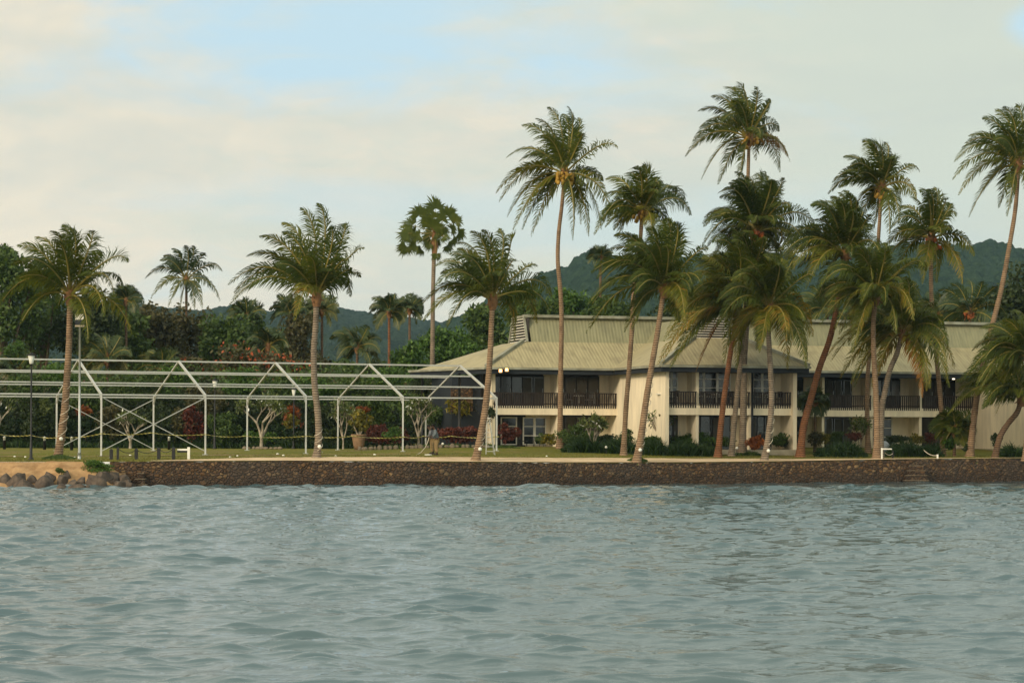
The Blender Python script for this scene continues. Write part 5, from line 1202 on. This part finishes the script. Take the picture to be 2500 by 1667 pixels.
# white branched frangipani trees
def frangipani(label, px, ybase, ytop, wpx, Y, seed, leaves=220, bare=False):
    g = G(px, Y); s_ = Y/F; H = P(px, ytop, Y).z - g.z; W = wpx*s_*.5; rg = random.Random(seed); root = empty('frangipani_tree', g); tag(root, label, 'frangipani tree', 'frangipani trees')
    mb = MB(); tips = []
    def grow(p, d, L, r, lev):
        q = p + d*L; mid = p + d*L*.5 + Vector((rg.uniform(-1, 1), rg.uniform(-1, 1), 0))*L*.08; mb.tube([p, mid, q], [r, r*.85, r*.72], 6)
        if lev == 0: tips.append(q); return
        for k in range(2 if rg.random() < .55 else 3):
            th = rg.uniform(0, 6.28); nd = (d*.75 + Vector((math.cos(th)*.85, math.sin(th)*.7, rg.uniform(.0, .5)))).normalized(); grow(q, nd, L*rg.uniform(.6, .85), r*.68, lev-1)
    for k in range(3):
        th = k*2.1+rg.uniform(0, 1); grow(Vector((0, 0, H*.16)), Vector((math.cos(th)*.6, math.sin(th)*.4, .9)).normalized(), H*.26, .05+.012*H, 3)
    mb.tube([(0, 0, -.1), (.03, 0, H*.2)], [.09+.015*H, .07+.01*H], 7)
    xs2 = max(max(abs(t_.x) for t_ in tips), .01); zs2 = max(t_.z for t_ in tips); kx = W/xs2; kz = H/zs2
    mb.v = [(x*kx, y*kx, z*kz) for x, y, z in mb.v]; mb.build('trunk', PALEBARK, root)
    rng = np.random.RandomState(seed); T_ = np.array([(t_.x*kx, t_.y*kx, t_.z*kz) for t_ in tips]); m_ = max(1, leaves//len(T_))
    pos = np.repeat(T_, m_, 0) + rng.normal(0, .16, (len(T_)*m_, 3)); ax = pos-np.repeat(T_, m_, 0) + rng.normal(0, .06, pos.shape) + [0, 0, .05]
    v, f, tn = quad_leaves(pos, ax, rng.uniform(.22, .38, len(pos)), .34, rng, np.clip(rng.normal(.45, .25, len(pos)), 0, 1)); mi = (rng.rand(len(pos)) < .05).astype(int)
    link('crown', npmesh('crown', v, [f], tn, mi), [L_FRANG, L_FLOWER], root)
frangipani('umbrella shaped frangipani with pale forked branches seen inside the frame', 638, 1090, 974, 112, 157, 301, 1100)
frangipani('frangipani with twisting pale branches just behind the two people', 1022, 1088, 975, 84, 150, 302, 500)
frangipani('small flowering frangipani right of the tall slender palm', 1448, 1102, 1020, 56, 141, 303, 700)
frangipani('nearly bare white branched frangipani in front of the dark middle doorway', 1612, 1082, 1008, 64, 143, 304, 170)
frangipani('small frangipani left of the thin right trunk', 2100, 1080, 1026, 42, 146, 305, 400)
frangipani('frangipani with thin white stems behind the left cross braces', 318, 1090, 1010, 80, 159, 306, 420)
frangipani('frangipani leaning in at the extreme left edge', -8, 1088, 960, 70, 159, 307, 250)
frangipani('broad leaved pale frangipani growing from the clay pot side', 838, 1060, 978, 60, 154, 308, 420)

# ------------------------------------------------------------------ lamps
def lantern_post(label, px, ybase, ytop, Y, wpx=16, col_=BLACK):
    g = G(px, Y); H = P(px, ytop, Y).z - g.z; r = wpx*Y/F/2; root = empty('lamp_post', g); tag(root, label, 'lamp post', 'lantern lamp posts')
    mb = MB(); mb.lathe([(.15, -.05), (.15, .08), (.085, .14), (.075, .9), (.05, .95), (.045, H-.62)], 12); mb.build('pole', col_, root)
    mb = MB(); mb.lathe([(r*.42, H-.60), (r*.50, H-.55), (r*.92, H-.12)], 8); mb.build('lantern_glass', LANT, root)
    mb = MB(); mb.lathe([(r*1.25, H-.12), (r*1.3, H-.09), (r*.35, H-.02), (.03, H+.05)], 8); mb.build('lantern_cap', col_, root)
    mb = MB(); mb.lathe([(.03, H-.68), (r*.5, H-.61), (r*.5, H-.60)], 8); mb.build('lantern_base', col_, root)
LANT = simple('lantern_glass', (.62, .62, .54), .35, .1, 2)
lantern_post('tall black lantern post standing on the near left grass', 76, 1121, 862, 126.3, 19)
lantern_post('far black lantern post seen between the second and third frame peaks', 524, 1094, 925, 156, 14)
lantern_post('far black lantern post partly hidden by the third frame slope', 717, 1090, 946, 158, 12)
# floodlight pole
g = G(194, 127.5); H = P(194, 798, 127.5).z-g.z; root = empty('floodlight_pole', g); tag(root, 'slim grey floodlight pole with a square lamp box on top', 'floodlight pole')
mb = MB(); mb.tube([(0, 0, -.05), (0, 0, H)], [.075, .055], 10); mb.build('pole', GALV, root)
mb = MB(); mb.box(-.26, .26, -.1, .12, H, H+.10); mb.build('bracket', CONC, root)
mb = MB(); mb.box(-.25, .23, -.08, .22, H+.14, H+.42); mb.box(-.23, .21, -.02, .2, H+.42, H+.68); mb.build('lamp_housing', FASCIA, root)
mb = MB(); mb.box(-.24, .22, -.10, -.021, H+.40, H+.70); mb.build('lamp_glass', WHITE, root)
mb = MB(); mb.tube([(0, 0, 0), (0, 0, .36)], [.10, .10], 10); mb.build('pole_collar', GALV, root)
# bollard lights
for px, Y, lab in ((109, 150, 'low dark bollard light at the lawn edge near the leftmost trunk'), (11, 152, 'low dark bollard light at the extreme left of the lawn edge'), (413, 151, 'low dark bollard light behind the chain posts'), (175, 148, 'low pale capped bollard light left of the first near frame post'), (870+0, 153, 'low bollard light below the clay pot')):
    g = G(px, Y); root = empty('bollard_light', g); tag(root, lab, 'bollard light', 'bollard lights')
    mb = MB(); mb.lathe([(.10, -.05), (.10, .55), (.12, .56), (.12, .60)], 12); mb.build('post', BLACK, root)
    mb = MB(); mb.lathe([(.085, .60), (.085, .80), (.11, .81), (.03, .87)], 12); mb.build('lamp', LANT, root)
for px, py, Y, lab in ((1480, 1092, 139, 'small white spot lamp in the left strap leaved bed'), (1799, 1094, 138, 'small white spot lamp between the close row of trunks'), (1081, 1084, 145, 'small white spot lamp right of the two people')):
    c = P(px, py, Y); g = G(px, Y-.2); root = empty('spot_lamp', g); tag(root, lab, 'spot lamp', 'garden spot lamps'); h = c.z-g.z
    mb = MB(); mb.tube([(0, 0, 0), (0, 0, h)], .02, 6); mb.build('stake', BLACK, root); mb = MB(); mb.ball((0, 0, h+.02), (.085, .085, .085), 0, 1, 12, 8); mb.build('lamp_head', WHITE, root)

# ------------------------------------------------------------------ chain posts and rails by the water
CH = [(272, 1096, 1122, 126.0), (288, 1092, 1122, 125.6), (333, 1095, 1121, 126.0), (388, 1093, 1122, 125.8), (424, 1092, 1124, 125.5)]
pl_ = []
for k, (px, yt, yb, Y) in enumerate(CH):
    g = G(px, Y); h = P(px, yt, Y).z-g.z; mb = MB(); w = .085 if k != 1 else .06
    mb.box(-w, w, -w, w, -.1, h-.03); mb.add([(-w, -w, h-.03), (w, -w, h-.03), (w, w, h-.03), (-w, w, h-.03), (0, 0, h+.03)], [(0, 1, 4), (1, 2, 4), (2, 3, 4), (3, 0, 4)])
    o = mb.build('chain_post', BLACK); o.location = g
    tag(o, ['short black post at the left end of the chain', 'slim rusty black post second in the chain row', 'short black post middle of the chain row', 'short black post fourth in the chain row', 'taller black post at the right end of the chain row'][k], 'chain post', 'black chain posts')
    pl_.append((g, h))
def chain(name, p, q, sag, mt_, lab, r=.018, n=12):
    mb = MB(); p = Vector(p); q = Vector(q); mb.tube([p.lerp(q, i/n)-p-Vector((0, 0, sag*4*(i/n)*(1-i/n))) for i in range(n+1)], r, 6); o = mb.build(name, mt_); o.location = p; tag(o, lab, 'chain', 'sagging chains'); return o
for i, lab in ((1, 'chain hanging between the second and middle black posts'), (2, 'chain hanging between the middle and fourth black posts'), (3, 'chain hanging between the fourth and last black posts')):
    (g0_, h0), (g1_, h1) = pl_[i], pl_[i+1]; chain('chain', g0_+Vector((.07, 0, h0-.1)), g1_+Vector((-.07, 0, h1-.1)), .16, BLACK, lab)
# white L shaped rails
g = G(461, 125.7); root = empty('handrail', g); tag(root, 'white cantilever handrail with a dark underside left of the sea wall top', 'handrail')
mb = MB(); h = P(461, 1091, 125.7).z-g.z; mb.box(-.07, .07, -.06, .06, -.1, h); mb.build('post', WHITE, root)
mb = MB(); mb.box(-.62, -.072, -.05, .05, h-.19, h-.10); mb.build('rail', WHITE, root); mb = MB(); mb.box(-.62, -.072, -.035, .05, h-.30, h-.192); mb.build('under_board', BLACK, root)
g = G(2153, 132.9); root = empty('handrail', g); tag(root, 'thin white handrail with one arm by the right stone steps', 'handrail'); h = P(2153, 1093, 132.9).z-g.z
mb = MB(); mb.box(-.045, .045, -.04, .04, -.2, h); mb.build('post', WHITE, root); mb = MB(); mb.box(.046, .62, -.03, .03, h-.10, h-.03); mb.build('rail', WHITE, root)
for px, lab in ((2180, 'short dark post at the end of the thin white handrail'), (2289, 'short pale post holding the right hanging rope')):
    g = G(px, 134); h = P(px, 1100 if px < 2200 else 1109, 134).z-g.z; mb = MB(); mb.box(-.05, .05, -.05, .05, -.1, h); o = mb.build('short_post', BLACK if px < 2200 else WHITE); o.location = g; tag(o, lab, 'post')
chain('rope', P(2255, 1098, 134), P(2289, 1111, 134), .14, ROPE, 'pale rope drooping beside the right stone steps', .022)
chain('rope', P(2161, 1105, 133.2), P(2180, 1106, 134), .13, ROPE, 'short pale rope drooping from the thin white handrail', .018)

# cables wound round trunks
def wound(label, Y, pts, r, turns, seed, lamp=None):
    """pts: picture polyline of the trunk part that is wrapped"""
    Pn = [P(a, b, Y) for a, b in pts]; n = turns*14; v = []; base = Pn[0]; rg = random.Random(seed); L = len(Pn)-1
    for i in range(n+1):
        u = i/n*L; k = min(int(u), L-1); c = Pn[k].lerp(Pn[k+1], u-k); rr = (r[0]+(r[1]-r[0])*i/n)*Y/F*.72+.03; th = i/14*6.283 + .4*math.sin(i*.2)
        v.append(c + Vector((math.cos(th)*rr, math.sin(th)*rr, .10*math.sin(th+.6)*1.0)) - base)
    mb = MB(); mb.tube(v, .018, 5); o = mb.build('light_cable', ROPE); o.location = base; tag(o, label, 'cable', 'pale cables wound round palm trunks')
    if lamp: 
        c = P(lamp[0], lamp[1], Y-.35); mb = MB(); mb.ball((0, 0, 0), (.11, .12, .11), 0, 1, 12, 8); mb.tube([(0, .02, 0), (.02, .3, -.02)], .05, 6); o = mb.build('flood_lamp', WHITE); o.location = c; tag(o, lamp[2], 'lamp', 'white lamps clipped to trunks')
wound('pale cable wound loosely round the trunk by the stepladder', 127.0, [(1166, 1098), (1176, 1060), (1184, 1010), (1190, 960)], (13, 10), 8, 1, (1172, 1096, 'round white lamp at the foot of the trunk by the stepladder'))
wound('pale cable wound round the trunk in front of the left white end wall', 129.3, [(1560, 1098), (1570, 1050), (1580, 985), (1588, 920)], (13, 10), 9, 2, (1563, 1098, 'white lamp at the foot of the trunk before the left white wall'))
wound('pale cable wound round the leftmost leaning trunk', 128, [(147, 1078), (155, 1030), (160, 990), (163, 940)], (14, 11), 5, 3, (149, 1071, 'white lamp tied low on the leftmost leaning trunk'))
wound('pale cable coiled low on the trunk in front of the frame', 127, [(777, 1108), (778, 1080), (777, 1050)], (12, 11), 3, 4, (780, 1090, 'white lamp tied low on the trunk in front of the frame'))
wound('pale cable coiled round the pale curved trunk', 131.3, [(1874, 1098), (1881, 1050), (1884, 1000)], (11, 9), 4, 5, (1876, 1100, 'white lamp tied low on the pale curved trunk'))

# ------------------------------------------------------------------ stepladder
def ladder():
    Y = 134.5; c0 = P(1188, 1113, Y); g = G(1197, Y); root = empty('stepladder', g); tag(root, 'white aluminium stepladder standing open right of the cable wrapped trunk', 'stepladder')
    H = P(1191, 1020, Y).z-g.z; q = lambda px, py, dy=0: P(px, py, Y+dy)-g
    T0 = q(1189, 1021); T1 = q(1195, 1021)
    L = [(q(1186, 1113.5), T0, 'leg'), (q(1209, 1113.5), T1, 'leg'), (q(1187, 1111, 1.2), q(1188.5, 1022, .1), 'leg'), (q(1206, 1110, 1.2), q(1194, 1022, .1), 'leg')]
    for a, b, nm in L: mb = MB(); mb.tube([a, b], .030, 4, sm=False); mb.build(nm, METAL, root)
    for k in range(7):
        t_ = .13+k*.125; a = L[0][0].lerp(T0, t_); b = L[1][0].lerp(T1, t_); mb = MB(); d = (b-a).normalized(); mb.box(a.x+.03, b.x-.03, a.y-.05, a.y+.05, a.z-.016, a.z+.016); mb.build('tread', METAL, root)
    mb = MB(); mb.box(T0.x-.06, T1.x+.06, T0.y-.1, T0.y+.16, T0.z-.02, T0.z+.04); mb.build('top_cap', WHITE, root)
ladder()

# ------------------------------------------------------------------ clay pot
g = G(876, 148); s_ = 148/F; zt = P(876, 1060, 148).z-g.z; r = 17*s_; root = empty('clay_pot', g); tag(root, 'large clay pot planted with a leafy shrub on the far lawn edge', 'plant pot')
mb = MB(); mb.lathe([(r*.62, 0), (r*.78, zt*.3), (r*.95, zt*.75), (r*1.0, zt*.88), (r*1.12, zt*.9), (r*1.12, zt), (r*.98, zt), (r*.94, zt*.86)], 24); mb.build('pot', TERRA, root)
me = crown_mesh('foliage', lumpy(1.9, 1.6, 1.9, zt-.1, 9, random.Random(4)), 800, .22, 44); link('foliage', me, L_YELLOW, root)
mb = MB(); [mb.tube([(0, 0, zt*.8), (x, 0, zt+.5), (x*1.6, .1, zt+1.1)], [.05, .04, .02], 6) for x in (-.3, .1, .35)]; mb.build('stem', PALEBARK, root)

# edging stones of the beds
rg = random.Random(8)
for k in range(26):
    px = 880 + k*12.5 + rg.uniform(-3, 3); Y = 145.2+rg.uniform(-.1, .1); g = G(px, Y); mb = MB(); mb.ball((0, 0, .08), (rg.uniform(.12, .24), .14, rg.uniform(.10, .2)), 0, k, 10, 7, .05)
    o = mb.build('edging_stone', STONE); o.location = g; tag(o, 'rough grey edging stone in the row below the red hedges', 'stone', 'edging stones below the red hedges')
for k in range(9):
    px = 596 + k*11 + rg.uniform(-2, 2); g = G(px, 155.5); mb = MB(); mb.ball((0, 0, .06), (rg.uniform(.12, .24), .14, rg.uniform(.08, .15)), 0, k, 10, 7, .05)
    o = mb.build('edging_stone', STONE); o.location = g; tag(o, 'flat edging stone below the umbrella shaped frangipani', 'stone', 'edging stones under the frangipani')
for k, px in enumerate((36, 62, 182, 270, 318, 562, 580, 678, 692, 820, 915, 1335)):
    Y = rg.uniform(129, 136); g = G(px, Y); mb = MB(); mb.ball((0, 0, .03), (rg.uniform(.06, .1), .07, .05), 0, k, 9, 6, .04); o = mb.build('litter_scrap', WHITE); o.location = g
    tag(o, 'small pale scrap lying on the lawn', 'scrap', 'pale scraps on the lawn')
# mooring float on the right wall
c = P(2447, 1161, float(wall_y(P(2447, 1161, 136).x))-.25); mb = MB(); mb.ball((0, 0, 0), (.24, .2, .17), 0, 3, 12, 9, .03); mb.tube([(0, 0, -.1), (0, .1, -.35)], .05, 6); o = mb.build('mooring_float', WHITE); o.location = c; tag(o, 'white float hanging on the sea wall near the right edge', 'float')
# folded parasol / draped fabric on the right terrace, table and chairs behind rails
for px, Y, lab in ((2158, 143.2, 'pale blue sack standing behind the right bed near the upright trunk'),):
    g = G(px, Y); mb = MB(); mb.ball((0, 0, .42), (.42, .3, .5), 0, 2, 14, 10, .04); o = mb.build('fabric_sack', BLUEPOT); o.location = g; tag(o, lab, 'sack')
def chair(label, a, b, z, rz, m_, grp):
    p = BO + BU*a + BV*b; root = empty('terrace_chair', (p.x, p.y, z), BROT+rz); tag(root, label, 'chair', grp)
    mb = MB(); mb.box(-.25, .25, -.25, .25, .42, .47); mb.build('seat', m_, root)
    mb = MB(); mb.box(-.25, .25, .22, .26, .56, .95); mb.build('backrest', m_, root)
    for x in (-.23, .23):
        for y, h in ((-.23, .42), (.24, .9)): mb = MB(); mb.tube([(x, y, 0), (x, y, h)], .02, 6); mb.build('leg', m_, root)
def table(label, a, b, z, m_):
    p = BO + BU*a + BV*b; root = empty('terrace_table', (p.x, p.y, z), BROT); tag(root, label, 'table', 'small tables on the hotel terraces')
    mb = MB(); mb.lathe([(.42, .70), (.42, .74)], 18); mb.build('tabletop', m_, root); mb = MB(); mb.tube([(0, 0, 0), (0, 0, .70)], .03, 8); mb.build('pedestal', m_, root)
for k, px in enumerate((1305, 1415)): 
    a = Ax(px, 1.9); z = (zst+.0) if px > 1400 else zg-.02
    table('white topped table on the left upper balcony' if k else 'dark table on the ground terrace beside the left white window', a, 2.0, z, WHITE if k else BLACK)
    chair('pale chair on the left upper balcony' if k else 'black chair left of the ground terrace table', a-.75, 2.0, z, 1.2, GALV if k else BLACK, 'terrace chairs'); chair('second pale chair on the left upper balcony, nearer the partition' if k else 'black chair right of the ground terrace table', a+.75, 2.1, z, -1.2, GALV if k else BLACK, 'terrace chairs')
for px, lab in ((1618, 'table behind the first middle balcony rail'), (1750, 'table behind the second middle balcony rail'), (1870, 'table behind the third middle balcony rail')):
    a = Ax(px, bP+1.9); table(lab, a, bP+2.0, zst, WHITE); chair('dark chair beside the '+lab, a+.8, bP+2.0, zst, -1.3, BLACK, 'terrace chairs')

# ------------------------------------------------------------------ two people
SKIN = simple('dark_skin', (.060, .028, .016), .55, .2, 5); SHIRT1 = simple('grey_shirt', (.16, .16, .17), .9, .35, 9, .3, 20); SHIRT2 = simple('blue_grey_shirt', (.13, .155, .17), .9, .35, 9, .3, 20)
KHAKI = simple('khaki_trousers', (.27, .185, .085), .9, .35, 7, .4, 16); SHOE = simple('dark_shoe', (.03, .02, .015), .7); HAIR = simple('black_hair', (.008, .006, .005), .8)
def skinned(name, verts, edges, mat_, parent, lv=2, rootv=0):
    me = bpy.data.meshes.new(name); me.from_pydata([v[:3] for v in verts], edges, []); o = link(name, me, mat_, parent)
    md = o.modifiers.new('skin', 'SKIN'); md.use_smooth_shade = True
    for i, v in enumerate(verts):
        r_ = v[3] if isinstance(v[3], tuple) else (v[3], v[3]); me.skin_vertices[0].data[i].radius = r_; me.skin_vertices[0].data[i].use_root = (i == rootv)
    md.branch_smoothing = .6; sb = o.modifiers.new('smooth', 'SUBSURF'); sb.levels = lv; sb.render_levels = lv; return o
def person(label, px, Y, rz, shirt, lean, seed, hs=1.0):
    g = G(px, Y); root = empty('person', g, rz); tag(root, label, 'person', 'two workers on the lawn')
    # faces local -X; x forward is negative
    hip = (0, 0, .92*hs); ch = (-.05-lean*.4, 0, 1.30*hs); nk = (-.09-lean*.8, 0, 1.47*hs); hd = (-.19-lean*1.2, 0, 1.58*hs)
    V = [(*hip, .14), (-.02-lean*.2, 0, 1.10*hs, .13), (*ch, .155), (*nk, .06), (hd[0]+.03, 0, hd[2]-.01, .085), (hd[0]-.02, 0, hd[2]+.07, .095)]; E = [(0, 1), (1, 2), (2, 3), (3, 4), (4, 5)]
    arms = []
    for s in (-1, 1):
        b = len(V); sh = (ch[0]-.01, s*.19, 1.38*hs); el_ = (ch[0]-.04, s*.27, 1.10*hs); wr = (ch[0]-.27, s*.13, 1.02*hs); V += [(*sh, .062), (*el_, .046), (*wr, .030), (wr[0]-.07, s*.10, wr[2]-.01, .036)]; E += [(2, b), (b, b+1), (b+1, b+2), (b+2, b+3)]; arms.append((sh, el_, wr))
        b = len(V); V += [(.01, s*.10, .84*hs, .10), (-.03, s*.12, .48*hs, .062), (.03, s*.13, .09, .045), (-.12, s*.14, .035, .035)]; E += [(0, b), (b, b+1), (b+1, b+2), (b+2, b+3)]
        # fingers and thumb
        hx, hy, hz = wr[0]-.07, s*.10, wr[2]-.01
        for k in range(4):
            b2 = len(V); yy = hy+(k-1.5)*.020; V += [(hx-.045, yy, hz-.005, .010), (hx-.075, yy, hz-.035, .009), (hx-.065, yy, hz-.06, .008)]; E += [(b-1, b2), (b2, b2+1), (b2+1, b2+2)]
        b2 = len(V); V += [(hx-.01, hy-s*.04, hz+.0, .011), (hx-.05, hy-s*.045, hz-.02, .010)]; E += [(b-1, b2), (b2, b2+1)]
    skinned('body', V, E, SKIN, root)
    # face features on the bowed head
    mb = MB(); mb.ball((hd[0]+.02, 0, hd[2]+.09), (.105, .088, .09), 0, seed, 14, 9); mb.build('hair', HAIR, root)
    V2 = [(0, 0, .86*hs, (.19, .19)), (-.02-lean*.2, 0, 1.10*hs, (.195, .195)), (*ch, (.205, .205)), (nk[0]+.015, 0, nk[2]-.03, .085)]; E2 = [(0, 1), (1, 2), (2, 3)]
    for i, s in enumerate((-1, 1)): b = len(V2); sh, el_, wr = arms[i]; V2 += [(*sh, .105), (*el_, .080), (el_[0]*.35+wr[0]*.65, el_[1]*.35+wr[1]*.65, el_[2]*.35+wr[2]*.65, .05)]; E2 += [(2, b), (b, b+1), (b+1, b+2)]
    skinned('shirt', V2, E2, shirt, root)
    V3 = [(0, 0, .93*hs, .18)]; E3 = []
    for s in (-1, 1): b = len(V3); V3 += [(.01, s*.10, .82*hs, .15), (-.03, s*.12, .48*hs, .115), (.02, s*.13, .12, .105)]; E3 += [(0, b), (b, b+1), (b+1, b+2)]
    skinned('trousers', V3, E3, KHAKI, root)
    for s in (-1, 1): mb = MB(); mb.ball((-.05, s*.135, .045), (.15, .06, .055), 0, 1, 12, 8); mb.build('shoe', SHOE, root)
    return g, (arms[0][2], arms[1][2]), rz
person('person in blue grey shirt and khaki trousers with bowed head, right of the pair', 1066, 133.4, R(8), SHIRT2, .05, 1, 1.05)
gA, wr, rzA = person('person in a grey shirt and khaki trousers holding a pale pole, left of the pair', 1056.5, 134.6, R(-12), SHIRT1, .08, 2, 1.0)
mb = MB(); p0 = P(1048, 1066, 134.4); pts = [p0, P(1044, 1080, 134.2), P(1038, 1092, 134), P(1028, 1104, 133.6), P(1014, 1112, 133.2)]; mb.tube([p-p0 for p in pts], .022, 6); o = mb.build('hose', ROPE); o.location = p0; tag(o, 'pale hose or pole running from the hands down to the lawn', 'hose')
g = G(1046, 132.4); mb = MB(); mb.ball((0, 0, .03), (.24, .2, .05), 0, 5, 14, 7, .06); o = mb.build('cloth_heap', WHITE); o.location = g; tag(o, 'small white cloth heap on the grass beside the two people', 'cloth')

# ------------------------------------------------------------------ air
m = bpy.data.materials.new('haze'); m.use_nodes = True; t = m.node_tree; t.nodes.clear()
oo = t.nodes.new('ShaderNodeOutputMaterial'); pv = t.nodes.new('ShaderNodeVolumePrincipled'); pv.inputs['Color'].default_value = (.50, .76, 1, 1); pv.inputs['Density'].default_value = .000075; pv.inputs['Anisotropy'].default_value = 0
t.links.new(pv.outputs[0], oo.inputs['Volume'])
mb = MB(); mb.box(-2700, 2700, -12, 2420, -3, 230); o = mb.build('haze', m); tag(o, 'thin blue air between the shore and the hills', 'haze', kind='stuff')
